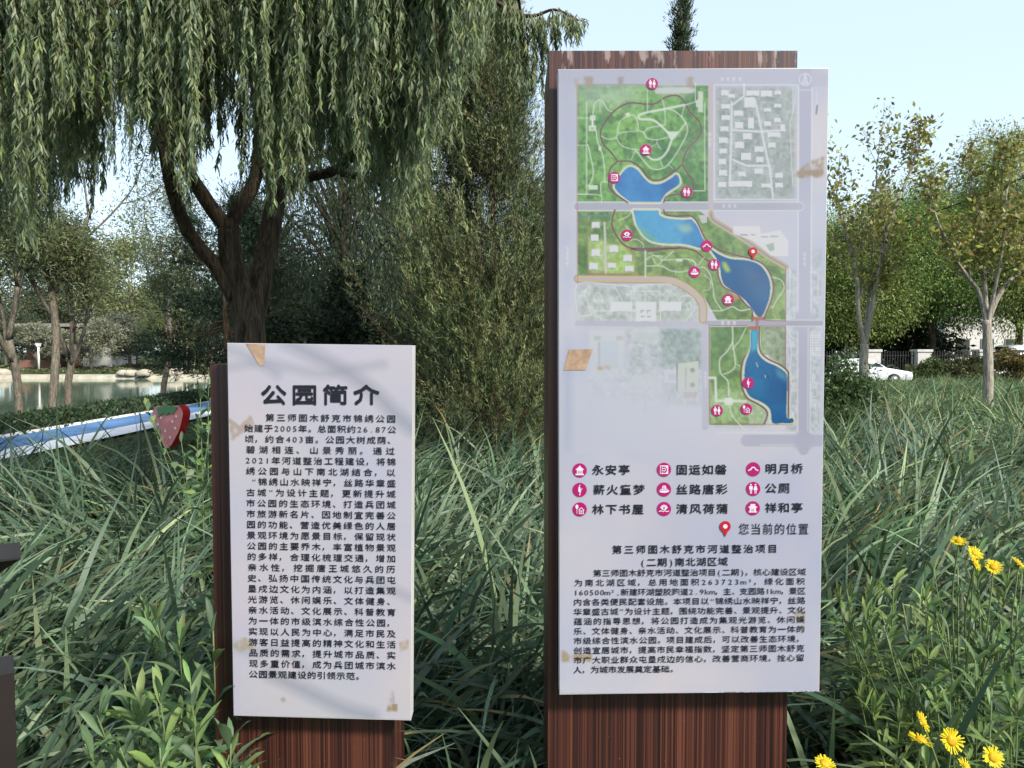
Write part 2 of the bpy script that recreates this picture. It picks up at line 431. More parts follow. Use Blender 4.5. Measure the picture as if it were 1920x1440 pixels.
for k, (pts, wd, a) in enumerate([([(540, 640), (640, 690), (705, 735), (740, 770), (775, 800)], 26, .35), ([(428, 690), (500, 680), (600, 700), (660, 690), (720, 680)], 10, .3),
                                  ([(500, 1270), (560, 1295), (640, 1330), (700, 1345)], 24, .35), ([(428, 1215), (470, 1230), (520, 1225), (580, 1265)], 14, .25), ([(700, 1090), (740, 1105), (775, 1120)], 12, .3),
                                  ([(428, 655), (470, 670), (520, 700)], 14, .3)]):
    pr.line(spline(pts, 6), wd, (160, 166, 182), min(.7, a * 1.7), soft=20)
for pts, c, a in [([(428, 785), (448, 800), (470, 780), (478, 800), (450, 815), (432, 830)], (178, 160, 140), .55), ([(428, 1215), (450, 1200), (476, 1208), (470, 1228), (455, 1222), (440, 1232)], (190, 172, 140), .6),
                  ([(752, 1205), (772, 1198), (770, 1215), (756, 1222)], (190, 170, 140), .6), ([(733, 1322), (750, 1320), (749, 1334), (728, 1334)], (172, 150, 118), .8), ([(737, 1300), (742, 1296), (746, 1318), (733, 1320)], (176, 165, 160), .5),
                  ([(520, 1314), (530, 1313), (530, 1322), (522, 1322)], (190, 175, 160), .7), ([(749, 792), (758, 790), (756, 797)], (185, 180, 185), .7)]:
    pr.stain(pts, c, min(1, a * 1.2), 2, len(pts))
# keep the grid inside the panel outline
pr.X = 426.6 + (pr.X - 428) / (pr.x[-1] - 428) * ((773.8 + (769.9 - 773.8) * (pr.Y - 644) / 705) - 426.6) + (1 - (pr.X - 428) / (pr.x[-1] - 428)) * 12 * (pr.Y - 644) / 705
pr.Y = pr.Y - 644 + 643.6 + (pr.X - 428) / 346 * (4.2 + 3.6 * (pr.Y - 644) / 705) - (pr.Y - 644) / 705 * (pr.y[-1] - 1341.6)
pr.build('printed_face', SD - .0012, panel, KP, (0, 0, 0, 0), M_PRINT)
mb = MB(); mb.add([P(*q, SD - .0022) for q in [(461, 644.5), (497, 646), (495, 685), (487, 686), (478, 672)]], np.array([(0, 4, 3, 2, 1)]))
M_TAPE = plain('aged_brown_tape', (.29, .195, .13), .45, var=.3, scale=45)
mb.build('tape_patch', M_TAPE, panel)
mb = MB(); text_line(mb, '公园简介', 484, 740, 716, 740, 33, SD - .003, 1.17, .042)
mb.build('title_lettering', M_INK, panel, smooth=False)
L_INFO = """第三师图木舒克市锦绣公园
始建于2005年。总面积约26.87公
顷，约合403亩。公园大树成荫、
碧湖相连、山景秀丽。通过
2021年河道整治工程建设，将锦
绣公园与山下南北湖结合，以
“锦绣山水映祥宁，丝路华章盛
古城”为设计主题，更新提升城
市公园的生态环境、打造兵团城
市旅游新名片、因地制宜完善公
园的功能、营造优美绿色的人居
景观环境为愿景目标，保留现状
公园的主要乔木，丰富植物景观
的多样，合理化梳理交通，增加
亲水性，挖掘唐王城悠久的历
史、弘扬中国传统文化与兵团屯
垦戍边文化为内涵，以打造集观
光游览、休闲娱乐、文体健身、
亲水活动、文化展示、科普教育
为一体的市级滨水综合性公园，
实现以人民为中心，满足市民及
游客日益提高的精神文化和生活
品质的需求，提升城市品质、实
现多重价值，成为兵团城市滨水
公园景观建设的引领示范。""".split('\n')
mb = MB()
for k, s in enumerate(L_INFO):
    yl = 782.5 + 20.05 * k; yr = 785.3 + 20.16 * k; xl = 457 + 9 * k / 24; xr = 744
    if k == 0: xl = 496
    if k == 6: xl = 470
    if k == 24: xr = 684; yr = 1268
    text_line(mb, s, xl, yl, xr, yr, 12.8, SD - .003, 1.04, .015)
mb.build('body_lettering', M_INK, panel, smooth=False)

# ---------- map sign (right)
mapsign = thing('map_sign', 'tall white park map sign with coloured lakes, magenta symbols and Chinese text', 'sign', (P(1270, 660, SD + .1)[0], SD + .1, 0), 'park sign boards in the grass')
YM = SD + .06
mb = MB()
a0, a1 = P(1027, 95, YM), P(1497, 95, YM)
box(mb, P(1027, 700, YM)[0] + .002, P(1486, 700, YM)[0], YM, YM + .26, 0, a0[2])
post = mb.build('post', M_WOOD, mapsign, smooth=False)
mb = MB()
fr = [P(1046.5, 130, SD), P(1554, 127, SD), P(1536, 1297, SD), P(1049, 1302, SD)]
hexa(mb, fr, [p + np.array([0, .04, 0]) for p in fr])
mpanel = mb.build('panel', M_PEDGE, mapsign, smooth=False)

A = lambda *p: np.array([(1000 + x / 3.6, 80 + y / 3.6) for x, y in p])
Bq = lambda *p: np.array([(1280 + x / 3.6, 80 + y / 3.6) for x, y in p])
Cq = lambda *p: np.array([(1040 + x / 3.6, 460 + y / 3.6) for x, y in p])
D = lambda *p: np.array([(1290 + x / 3.6, 460 + y / 3.6) for x, y in p])
J = lambda *a: np.concatenate(a)
pm = Print(1048, 1552, 129, 1300, 1.6)
X, Y = pm.X, pm.Y
n1 = pm.noise(150, 11); n2 = pm.noise(40, 12); n3 = pm.noise(14, 13); n4 = pm.noise(6, 14, 2); n5 = pm.noise(260, 15, 3)
pm.img[:] = np.array([211, 211, 229.]) / 255
pm.img += (n1[..., None] - .5) * np.array([-.14, -.07, .02]) + (n5[..., None] - .5) * np.array([.12, .10, .04])
pm.img -= (np.clip((760 - Y) / 600, 0, 1) * .055)[..., None]
LAV = (184, 184, 204)
def foliage_fill(pts, cols, a=1., soft=1.5, dots=.5):
    w, mk = pm.poly_mask(pts, soft)
    t = np.clip((n2[w] - .32) / .36, 0, 1)[..., None]; u = np.clip((n1[w] - .35) / .3, 0, 1)[..., None]
    c = (np.array(cols[0]) * (1 - t) + np.array(cols[1]) * t) * (1 - u * .6) + np.array(cols[2]) * u * .6
    d = np.clip((n3[w] - .5) / .12, 0, 1)[..., None] * dots
    c = c * (1 - d) + np.array(cols[3]) * d
    c = c * (1 + (n4[w][..., None] - .5) * .35)
    pm.img[w] = pm.img[w] * (1 - mk[..., None] * a) + c / 255 * mk[..., None] * a
GR = [(108, 160, 82), (80, 134, 78), (146, 196, 102), (56, 100, 54)]
GRY = [(165, 176, 172), (150, 164, 158), (180, 188, 184), (138, 152, 146)]
rect = lambda x0, y0, x1, y1: np.array([(x0, y0), (x1, y0), (x1, y1), (x0, y1)], float)
# pale town blocks around the park
foliage_fill(rect(1345, 165, 1490, 372), GRY, .85, 5)
foliage_fill(rect(1084, 534, 1312, 602), [(196, 204, 200), (176, 188, 180), (206, 210, 212), (160, 172, 160)], .8, 5)
foliage_fill(rect(1238, 616, 1315, 690), [(158, 176, 174), (140, 164, 160), (176, 190, 188), (128, 150, 146)], .9, 4)
foliage_fill(rect(1175, 616, 1245, 760), [(186, 198, 200), (196, 204, 208), (200, 206, 214), (160, 176, 176)], .6, 8)
foliage_fill(rect(1100, 690, 1180, 750), [(186, 200, 206), (196, 206, 214), (200, 206, 218), (170, 186, 192)], .6, 10)
foliage_fill(rect(1243, 690, 1314, 760), [(176, 190, 190), (196, 204, 208), (188, 198, 202), (150, 168, 164)], .7, 6)
foliage_fill(rect(1476, 612, 1545, 810), [(190, 200, 202), (196, 204, 208), (200, 206, 212), (176, 188, 188)], .7, 4)
foliage_fill(rect(1476, 505, 1494, 602), [(186, 196, 196), (190, 198, 200), (200, 206, 212), (170, 182, 180)], .7, 3)
foliage_fill(rect(1522, 470, 1545, 600), [(180, 192, 196), (190, 198, 204), (200, 206, 214), (170, 182, 184)], .7, 4)
# green park areas
foliage_fill(rect(1083, 160, 1328, 378), GR)
foliage_fill(np.array([(1083, 396), (1312, 396), (1334, 412), (1446, 486), (1473, 502), (1473, 601), (1345, 601), (1322, 560), (1290, 533), (1240, 518), (1083, 516)]), [(128, 160, 84), (104, 140, 76), (160, 190, 106), (84, 116, 58)], 1, 1.5, .7)
foliage_fill(rect(1331, 612, 1404, 796), [(104, 146, 78), (78, 120, 66), (140, 176, 96), (62, 102, 52)])
foliage_fill(np.array([(1331, 730), (1405, 730), (1440, 770), (1436, 796), (1331, 796)]), [(160, 190, 130), (140, 176, 112), (176, 200, 150), (120, 160, 90)], .8, 6)
foliage_fill(np.array([(1424, 612), (1473, 612), (1473, 688), (1440, 670), (1428, 650)]), [(150, 168, 136), (128, 148, 116), (168, 180, 160), (104, 124, 94)])
foliage_fill(Cq((160, 0), (215, 0), (225, 195), (160, 200)), [(100, 140, 70), (84, 124, 60), (120, 156, 80), (70, 104, 50)])
foliage_fill(Cq((225, -60), (430, 0), (545, 60), (550, 195), (225, 190)), [(176, 200, 120), (190, 206, 150), (160, 196, 96), (150, 190, 90)], .9, 2)
w, mk = pm.poly_mask(A((300, 285), (760, 285), (700, 400), (540, 440), (420, 430), (300, 470)), 16); pm.blend(w, mk * .6, (206, 216, 214))
w, mk = pm.poly_mask(A((840, 285), (1080, 285), (1080, 350), (840, 350)), 5); pm.blend(w, mk * .8, (202, 206, 206))
# roads
def road(pts, wd, col=LAV, edge=None, a=1.):
    if edge is not None: pm.line(pts, wd + 3.2, edge, a * .9)
    pm.line(pts, wd, col, a)
road([(1500, 150), (1545, 150)], 26, (188, 188, 208), a=.6)
pm.poly(rect(1048, 129, 1545, 158), (190, 190, 208), .75, 4)
road([(1510, 131), (1510, 842)], 22, (184, 184, 206)); pm.line([(1497, 160), (1497, 835)], 1.8, (226, 226, 236)); pm.line([(1523, 165), (1523, 835)], 1.8, (226, 226, 236))
pm.poly(np.array([(1488, 590), (1500, 583), (1520, 583), (1534, 595), (1534, 615), (1520, 624), (1500, 624), (1488, 616)]), LAV, 1, 2)
pm.poly(np.array([(1494, 812), (1524, 812), (1534, 820), (1534, 836), (1520, 843), (1500, 843), (1488, 836)]), LAV, .9, 3)
road([(1083, 387), (1500, 387)], 14, (178, 178, 194), (222, 226, 222))
road([(1333, 158), (1333, 392)], 7, (196, 186, 200), (206, 188, 186), .9)
road([(1083, 606), (1330, 608)], 10, (188, 188, 206), None, .8); road([(1322, 606), (1545, 606)], 10, (170, 168, 190), (226, 226, 232))
road([(1322, 612), (1322, 800)], 12, (188, 186, 206), None, .8)
road([(1400, 826), (1545, 826)], 22, (186, 186, 206), None, .85); pm.line([(1345, 811), (1490, 811)], 1.6, (230, 230, 236)); pm.line([(1425, 834), (1492, 834)], 1.4, (228, 228, 236))
road(spline([(1333, 400), (1337, 412), (1362, 428), (1400, 452), (1440, 480), (1474, 500)], 6), 8, (186, 166, 158), (196, 182, 120)); pm.line(spline([(1333, 400), (1337, 412), (1362, 428), (1400, 452), (1440, 480), (1474, 500)], 6), 1.2, (130, 110, 108))
lo = spline(J(Cq((158, 225), (450, 228), (740, 232), (860, 265), (960, 340), (1000, 410), (1000, 500))), 6)
road(lo, 12, (206, 186, 140), (166, 126, 110)); pm.line(lo, 5, (196, 182, 190))
# white buildings with a little shade line
def bld(q, x0, y0, x1, y1, dark=True, a=.95):
    p = q((x0, y0), (x1, y0), (x1, y1), ((x0 + x1) / 2, y1 - 5), (x0, y1))
    if dark: pm.poly(p + np.array([-1., 1.6]), (140, 146, 146), .7 * a)
    pm.poly(p, (226, 226, 234), a)
for b in [(258, 320, 310, 360), (305, 345, 350, 375), (430, 322, 515, 360), (528, 322, 605, 366), (620, 325, 665, 352), (258, 415, 320, 448), (415, 370, 490, 440), (615, 412, 665, 440), (550, 440, 597, 468),
          (345, 460, 410, 497), (262, 490, 320, 525), (440, 505, 482, 582), (615, 508, 663, 540), (550, 530, 597, 565), (350, 535, 410, 582), (660, 555, 690, 600), (252, 565, 312, 600), (405, 610, 466, 655), (572, 605, 660, 640),
          (245, 640, 305, 680), (350, 670, 415, 715), (575, 675, 627, 710), (483, 700, 547, 740), (248, 715, 300, 750), (395, 745, 460, 795), (495, 770, 545, 810), (243, 785, 295, 825), (375, 870, 425, 905), (483, 850, 540, 888),
          (245, 860, 300, 900), (625, 880, 677, 915), (240, 940, 295, 978), (310, 935, 470, 975), (530, 950, 595, 980), (625, 945, 677, 980)]: bld(Bq, *b)
for pts in [[(330, 400), (328, 650), (318, 960)], [(415, 280), (415, 360), (335, 420)], [(490, 390), (525, 560), (560, 730), (590, 860), (610, 1050)], [(340, 590), (520, 600), (690, 590)], [(340, 790), (430, 830), (590, 830)]]:
    pm.line(Bq(*pts), 4, (222, 222, 232), .9)
for k in range(34): pm.line(Bq((316, 460 + k * 14.5), (350, 460 + k * 14.5)), 1.2, (224, 224, 232), .7)
for k in range(36): pm.line(Bq((505 + k * 2.4, 450 + k * 13), (545 + k * 2.4, 446 + k * 13)), 1.2, (224, 224, 232), .7)
for k in range(16): pm.line(Bq((345 + k * 14, 790 + min(k, 6) * 7), (345 + k * 14, 825 + min(k, 6) * 7)), 1.2, (224, 224, 232), .7)
pm.line(Bq((212, 1058), (212, 285), (770, 285)), 1.6, (226, 230, 230)); pm.line(Bq((212, 1058), (770, 1058)), 1.2, (222, 226, 228)); pm.line(Bq((770, 285), (745, 470), (725, 540), (735, 800), (745, 960)), 1.4, (216, 220, 222))
pm.poly(Bq((340, 1240), (520, 1240), (530, 1290), (660, 1265), (715, 1340), (715, 1440), (600, 1440), (480, 1340), (340, 1290)), (226, 224, 228), .9)
for q in [(390, 1295, 440, 1302), (460, 1295, 490, 1300), (530, 1308, 575, 1313), (590, 1305, 645, 1311)]: pm.poly(rect(*Bq((q[0], q[1]))[0], *Bq((q[2], q[3]))[0]), (120, 118, 120), .8)
pm.poly(Bq((560, 1365), (615, 1350), (620, 1400), (590, 1410)), (160, 176, 166), .9)
for b in [(395, 1210, 450, 1252), (388, 1295, 440, 1340), (395, 1395, 450, 1430), (515, 1370, 570, 1412)]: bld(A, *b)
for b in [(248, 35, 305, 75), (370, 12, 428, 48), (465, 65, 520, 110), (232, 120, 290, 165), (358, 120, 415, 155), (475, 138, 533, 178)]: bld(Cq, *b)
pm.line(J(A((480, 1215), (485, 1320)), Cq((340, 30), (345, 190))), 4, (206, 202, 200)); pm.line(J(A((365, 1175), (365, 1440)), Cq((222, 60), (224, 192), (548, 192), (545, 60), (450, -10))), 1.3, (178, 110, 90))
for b in [(375, 380, 525, 448), (547, 380, 685, 515), (705, 380, 855, 445)]: bld(Cq, *b, dark=False)
for dx in (0, 42):
    for dy in (0, 40): pm.line(Cq((585 + dx, 440 + dy + 14 * (dy == 0)), (585 + dx, 440 + dy), (603 + dx, 440 + dy)), 2, (150, 156, 160), .9)
for pts in [[(515, 510), (515, 310), (710, 310), (715, 510)], [(612, 310), (612, 380)], [(155, 470), (155, 262), (420, 270), (545, 280), (640, 262), (790, 262)], [(410, 285), (460, 380)], [(790, 300), (755, 380)], [(205, 345), (205, 300), (240, 275)], [(160, 345), (205, 345), (235, 420), (240, 470), (160, 475)], [(240, 470), (290, 440), (380, 445)],
            [(260, 370), (280, 325), (310, 330), (320, 380), (290, 390), (260, 370)], [(835, 380), (860, 345), (920, 345), (945, 390), (930, 450), (885, 510)], [(890, 400), (905, 385), (925, 400), (915, 425), (895, 425), (890, 400)]]:
    pm.line(spline(Cq(*pts), 4) if len(pts) > 4 else Cq(*pts), 1.7, (224, 228, 226), .9)
for b in [(232, 570, 470, 900), (515, 560, 705, 650), (500, 870, 720, 950)]: pm.poly(rect(*Cq((b[0], b[1]))[0], *Cq((b[2], b[3]))[0]), (214, 220, 224), .6, 3)
pm.poly(rect(*Cq((300, 650))[0], *Cq((430, 830))[0]), (200, 208, 222), .8, 2); pm.line(Cq((300, 655), (300, 820)), 4, (182, 188, 192), .8); pm.poly(rect(*Cq((265, 610))[0], *Cq((310, 640))[0]), (186, 194, 194), .8, 1); pm.poly(rect(*Cq((415, 610))[0], *Cq((460, 640))[0]), (186, 194, 194), .8, 1)
pm.poly(rect(*Cq((540, 590))[0], *Cq((700, 640))[0]), (196, 204, 206), .7, 1); pm.line(Cq((610, 980), (610, 1130)), 6, (186, 196, 202), .8)
for k in range(5):
    for dx in (545, 650): pm.line(Cq((dx, 680 + k * 30), (dx + 36, 690 + k * 30)), 2, (170, 182, 184), .6)
bld(Cq, 740, 840, 820, 930, False, .7); pm.poly(rect(*Cq((770, 870))[0], *Cq((820, 910))[0]), (184, 196, 222), .9, 1)
pm.poly(Cq((830, 800), (970, 780), (970, 985), (830, 985)), (204, 212, 200), 1, 1)
for cx, cy in [(930, 843), (930, 942)]:
    th = np.linspace(0, 2 * np.pi, 14); pm.poly(Cq(*[(cx + 17 * np.cos(t), cy + 17 * np.sin(t)) for t in th]), (130, 142, 130), .9)
pm.line(Cq((826, 800), (826, 980)), 3, (120, 132, 126), .8); pm.line(Cq((885, 830), (885, 970)), 2.5, (166, 176, 164)); pm.poly(Cq((870, 990), (960, 990), (960, 1025), (870, 1025)), (190, 172, 170), .9)
for pts in [[(690, 160), (690, 300), (680, 420)], [(690, 640), (705, 720), (690, 830), (705, 960), (690, 1080), (715, 1150)], [(830, 180), (890, 180), (890, 350)], [(850, 580), (850, 740), (915, 740)], [(860, 850), (850, 920), (890, 930)], [(840, 960), (840, 1020), (890, 1020), (890, 960), (840, 960)], [(850, 1080), (880, 1080), (880, 1110)], [(820, 560), (820, 1250)], [(670, 490), (690, 440), (720, 420), (725, 490), (670, 500)], [(665, 545), (680, 580), (695, 610), (720, 630)]]:
    pm.line(D(*pts), 1.6, (228, 230, 236), .9)
for k in range(10): pm.line(D((850, 590 + k * 17), (915, 590 + k * 17)), 1.5, (232, 230, 236), .9)
for pts in [[(745, 290), (745, 470)], [(875, 320), (870, 900)], [(905, 320), (900, 620), (925, 660), (925, 780)], [(785, 320), (875, 320)]]: pm.line(Bq(*pts), 1.6, (216, 216, 228), .9)
pm.line(Bq((908, 425), (902, 480)), 3, (120, 124, 132), .9)
# lakes with their pale shore
def lake(pts, c0, c1, seed):
    pm.line(np.concatenate([pts, pts[:1]]), 8, (222, 222, 196), .95)
    w, mk = pm.poly_mask(pts, 0); t = np.clip((vnoise(X[w], Y[w], 70, seed) - .3) / .4, 0, 1)[..., None]
    c = np.array(c0) * (1 - t) + np.array(c1) * t; c = c * (1 + (n4[w][..., None] - .5) * .1)
    pm.img[w] = pm.img[w] * (1 - mk[..., None]) + c / 255 * mk[..., None]
l1 = np.concatenate([spline(A((655, 1076), (600, 1035), (565, 1000), (550, 960), (600, 880), (650, 838), (700, 858), (740, 905), (790, 950), (860, 952), (930, 915), (965, 890), (985, 920), (980, 960), (900, 1015), (858, 1076)), 4)])
lake(l1, (30, 104, 176), (66, 142, 206), 21)
l2 = J(A((675, 1132), (845, 1132)), spline(J(A((850, 1165), (900, 1185), (1000, 1195), (1070, 1192)), Bq((60, 1192), (100, 1240), (130, 1310), (150, 1345), (120, 1385), (60, 1370)), A((1000, 1358), (850, 1352), (760, 1315), (695, 1225))), 4))
lake(l2, (34, 116, 188), (84, 166, 214), 22)
w, mk = pm.poly_mask(A((690, 1230), (760, 1270), (860, 1350), (760, 1320)), 3); pm.blend(w, mk * .8, (110, 176, 140))
w, mk = pm.poly_mask(A((960, 1230), (1060, 1225), (1080, 1270), (1020, 1290)), 4); pm.blend(w, mk * .6, (190, 210, 170))
l3 = spline(D((150, 25), (210, 62), (290, 92), (400, 102), (480, 130), (530, 190), (555, 265), (550, 350), (528, 420), (500, 478), (468, 478), (440, 440), (400, 385), (350, 340), (290, 300), (240, 260), (222, 200), (215, 140), (190, 85)), 4, True)
lake(l3, (6, 84, 150), (34, 86, 140), 23)
w, mk = pm.poly_mask(D((225, 110), (260, 115), (290, 175), (260, 185), (235, 150)), 2); pm.blend(w, mk * .9, (186, 200, 90))
w, mk = pm.poly_mask(D((360, 110), (500, 180), (550, 260), (530, 380), (400, 340), (360, 220)), 8); pm.blend(w, mk * .45, (88, 108, 146))
lake(spline(D((425, 572), (474, 572), (472, 640), (470, 720), (520, 780), (590, 812), (650, 850), (672, 892), (670, 1020), (670, 1160), (711, 1166), (711, 1198), (640, 1200), (570, 1198), (556, 1110), (500, 1060), (420, 1022), (388, 960), (380, 870), (390, 790), (420, 700)), 3, True), (4, 80, 146), (24, 120, 176), 24)
w, mk = pm.poly_mask(D((428, 570), (472, 570), (470, 700), (425, 720)), 3); pm.blend(w, mk * .7, (60, 186, 214))
w, mk = pm.poly_mask(D((590, 815), (670, 870), (668, 920), (600, 880)), 4); pm.blend(w, mk * .6, (120, 180, 196))
for x_, y_ in [(462, 795), (468, 812), (530, 878), (545, 885), (522, 882)]: pm.poly(D((x_ - 4, y_ - 5), (x_ + 3, y_ - 8), (x_ + 5, y_ + 10), (x_, y_ + 14)), (20, 50, 90) if x_ % 3 else (220, 232, 240), .9)
pm.poly(D((435, 482), (518, 480), (515, 508), (435, 508)), (176, 110, 84)); pm.poly(D((412, 545), (478, 545), (475, 572), (415, 570)), (176, 104, 80)); pm.line(D((460, 505), (460, 548)), 2, (150, 90, 90)); pm.line(D((472, 505), (472, 548)), 2, (150, 90, 90))
pm.poly(D((300, 330), (350, 350), (330, 370), (300, 372)), (200, 130, 96), .9); pm.poly(D((500, 760), (540, 735), (560, 765), (605, 785), (620, 800), (540, 775)), (224, 222, 218), .9)
pm.line(A((300, 1192), (360, 1166), (540, 1170)), 2.4, (90, 140, 170))
# running loops
LOOP = (92, 40, 54)
for pts in [J(A((570, 800), (520, 735), (470, 680), (455, 600), (490, 530), (560, 450), (650, 408), (770, 415), (830, 408), (900, 365), (980, 360), (1030, 420)), Bq((50, 470), (110, 530), (125, 590), (100, 650), (40, 710), (5, 780)), A((1000, 825), (900, 905), (830, 930), (770, 905), (730, 850), (660, 803), (570, 800))),
            A((570, 800), (520, 850), (508, 930), (520, 990), (580, 1040), (635, 1078)), J(A((1005, 820)), Bq((25, 870), (68, 930), (70, 990))), A((880, 1076), (900, 1040), (980, 1020)),
            J(A((550, 1130), (530, 1220), (560, 1300), (620, 1370), (700, 1390), (850, 1395), (1000, 1385)), Cq((520, 24), (640, 38), (760, 25), (870, 20), (950, 40)), D((100, 80), (190, 150), (205, 210), (240, 280), (330, 330), (390, 400), (432, 440), (432, 512))),
            J(A((880, 1130), (892, 1160), (960, 1172)), Bq((0, 1168), (60, 1172), (100, 1215), (150, 1320), (200, 1372), (280, 1412)), D((210, 30), (300, 60), (430, 92), (510, 130), (560, 200), (580, 280), (562, 370), (530, 450), (512, 500))),
            D((412, 550), (408, 690), (370, 780), (355, 870), (365, 960), (400, 1030), (470, 1070), (525, 1110), (535, 1150), (515, 1205)), D((482, 550), (485, 700), (530, 760), (620, 805), (675, 850), (680, 900), (680, 1160))]:
    s = spline(pts, 6); pm.line(s, 3.4, (206, 180, 170), .7); pm.line(s, 2.4, LOOP)
for pts in [D((408, 550), (406, 690), (385, 735)), D((495, 550), (500, 700), (520, 735))]: pm.line(spline(pts, 5), 3, (120, 176, 60), .9)
# boundary lines
pm.line(A((297, 283), (760, 283)), 1.1, (140, 110, 100)); pm.line(J(A((297, 283), (297, 1440)), Cq((155, 262))), 1.2, (176, 120, 110))
pm.line(D((142, 545), (146, 1208), (515, 1208)), 1.4, (140, 66, 64)); pm.line(D((150, 543), (400, 543)), 1.2, (140, 66, 64)); pm.line(D((490, 545), (660, 545), (660, 830)), 1.2, (140, 66, 64)); pm.line(D((660, 150), (660, 510), (520, 508)), 1.2, (140, 76, 70)); pm.line(D((520, 1208), (712, 1212)), 1.2, (170, 140, 130))
# garden paths
PATH = (222, 230, 216)
for pts, wd in [([(360, 400), (360, 1020)], 2), ([(300, 508), (380, 508)], 1.5), ([(400, 500), (412, 420), (440, 388), (470, 400), (500, 450), (530, 465)], 1.8), ([(450, 465), (452, 400)], 1.2), ([(425, 595), (432, 660), (450, 710), (470, 770), (482, 870), (480, 940)], 2), ([(370, 690), (385, 760), (405, 860), (395, 930), (370, 970)], 2), ([(300, 692), (370, 692)], 1.5), ([(300, 1022), (450, 1030), (460, 1078)], 1.8), ([(458, 1030), (458, 945), (500, 942)], 1.8),
               ([(460, 630), (500, 650), (560, 638), (580, 540), (640, 495), (690, 500), (705, 590), (640, 600), (575, 610)], 1.7), ([(560, 640), (590, 690), (650, 715), (715, 722)], 1.7), ([(705, 590), (745, 610), (770, 645), (830, 655), (905, 640)], 1.7), ([(745, 605), (780, 575), (870, 560), (890, 540), (885, 440), (870, 385)], 1.7), ([(1020, 420), (900, 445), (770, 470), (715, 490), (720, 515), (800, 520), (850, 550), (910, 610)], 4.2), ([(910, 610), (950, 625), (985, 600), (1030, 540)], 2.2),
               ([(940, 640), (905, 730), (860, 780), (810, 790), (770, 765)], 4), ([(900, 445), (950, 460), (1000, 500), (1030, 545), (1040, 600), (1000, 690), (930, 800), (870, 850), (800, 850), (740, 790), (690, 725)], 2), ([(690, 725), (660, 790)], 1.4), ([(835, 655), (835, 680), (860, 720)], 1.4), ([(835, 680), (800, 700)], 1.4), ([(855, 790), (870, 835)], 1.5), ([(770, 320), (770, 460)], 1.8), ([(1000, 500), (1020, 430)], 1.4), ([(910, 820), (940, 850)], 1.2), ([(580, 1200), (640, 1170), (665, 1130)], 1.8), ([(620, 1230), (660, 1290)], 1.2), ([(640, 1335), (700, 1330), (740, 1360), (745, 1385)], 1.4)]:
    pm.line(spline(A(*pts), 5) if len(pts) > 2 else A(*pts), wd, PATH, .92)
pm.poly(A((900, 600), (985, 600), (960, 640), (935, 660), (915, 640)), PATH, .9, 1); pm.poly(A((382, 490), (420, 490), (420, 525), (382, 525)), PATH, .9); pm.poly(A((375, 560), (422, 560), (422, 598), (375, 598)), PATH, .9); pm.line(A((400, 520), (400, 565)), 4, PATH); pm.poly(A((390, 570), (410, 570), (410, 588), (390, 588)), (170, 180, 166), .9)
pm.poly(A((620, 480), (645, 468), (655, 492), (632, 504)), PATH, .9); pm.poly(A((440, 700), (462, 700), (462, 728), (440, 728)), PATH, .9); pm.poly(A((375, 962), (435, 962), (435, 990), (375, 990)), PATH, .9); pm.line(A((840, 325), (1070, 320)), 11, (206, 208, 208), .9)
pm.poly(Bq((105, 330), (138, 330), (138, 470), (105, 470), (105, 440), (90, 430), (90, 390), (105, 380)), (214, 222, 210), .9); pm.line(Bq((150, 400), (148, 700), (150, 1000), (75, 1000)), 1.6, PATH, .9); pm.line(Bq((85, 270), (85, 400), (20, 420)), 1.6, PATH)
pm.poly(Bq((105, 1165), (165, 1165), (165, 1215), (130, 1220)), (206, 204, 212), .9)
for pts, wd in [([(612, 38), (612, 210)], 3), ([(612, 100), (660, 70), (700, 80), (730, 100), (800, 40)], 1.6), ([(660, 80), (690, 130), (720, 110), (720, 75), (680, 70)], 1.6), ([(730, 100), (830, 95), (920, 95), (960, 130)], 1.7), ([(620, 140), (720, 140), (780, 170), (850, 180), (920, 165)], 1.8), ([(815, 160), (815, 200)], 1.4)]:
    pm.line(spline(Cq(*pts), 5), wd, PATH, .92)
pm.poly(Cq((820, 90), (865, 90), (865, 110), (820, 110)), PATH, .9)
for pts, wd in [([(0, 100), (40, 110), (60, 150), (110, 150), (150, 200), (165, 260), (180, 360), (210, 410), (230, 440)], 1.8), ([(60, 150), (110, 80)], 1.5), ([(110, 200), (150, 235), (150, 290), (100, 310)], 1.4), ([(150, 440), (230, 440), (300, 415), (350, 440), (420, 430)], 2), ([(570, 215), (630, 235), (650, 290), (600, 370), (570, 420)], 1.8), ([(300, 548), (300, 650), (260, 720), (215, 770), (220, 860), (270, 920), (275, 1020)], 2.4), ([(300, 650), (320, 800), (290, 850), (240, 870)], 2.2), ([(300, 700), (350, 640), (390, 560)], 1.8), ([(275, 1075), (300, 1150), (340, 1200), (390, 1250)], 2), ([(320, 800), (350, 815)], 1.4), ([(480, 1215), (450, 1250)], 1.4)]:
    pm.line(spline(D(*pts), 5), wd, PATH, .92)
pm.line(D((145, 895), (185, 895), (190, 1050), (390, 1052)), 5, PATH, .95); pm.poly(D((245, 1028), (300, 1028), (300, 1078), (245, 1078)), (230, 236, 226))
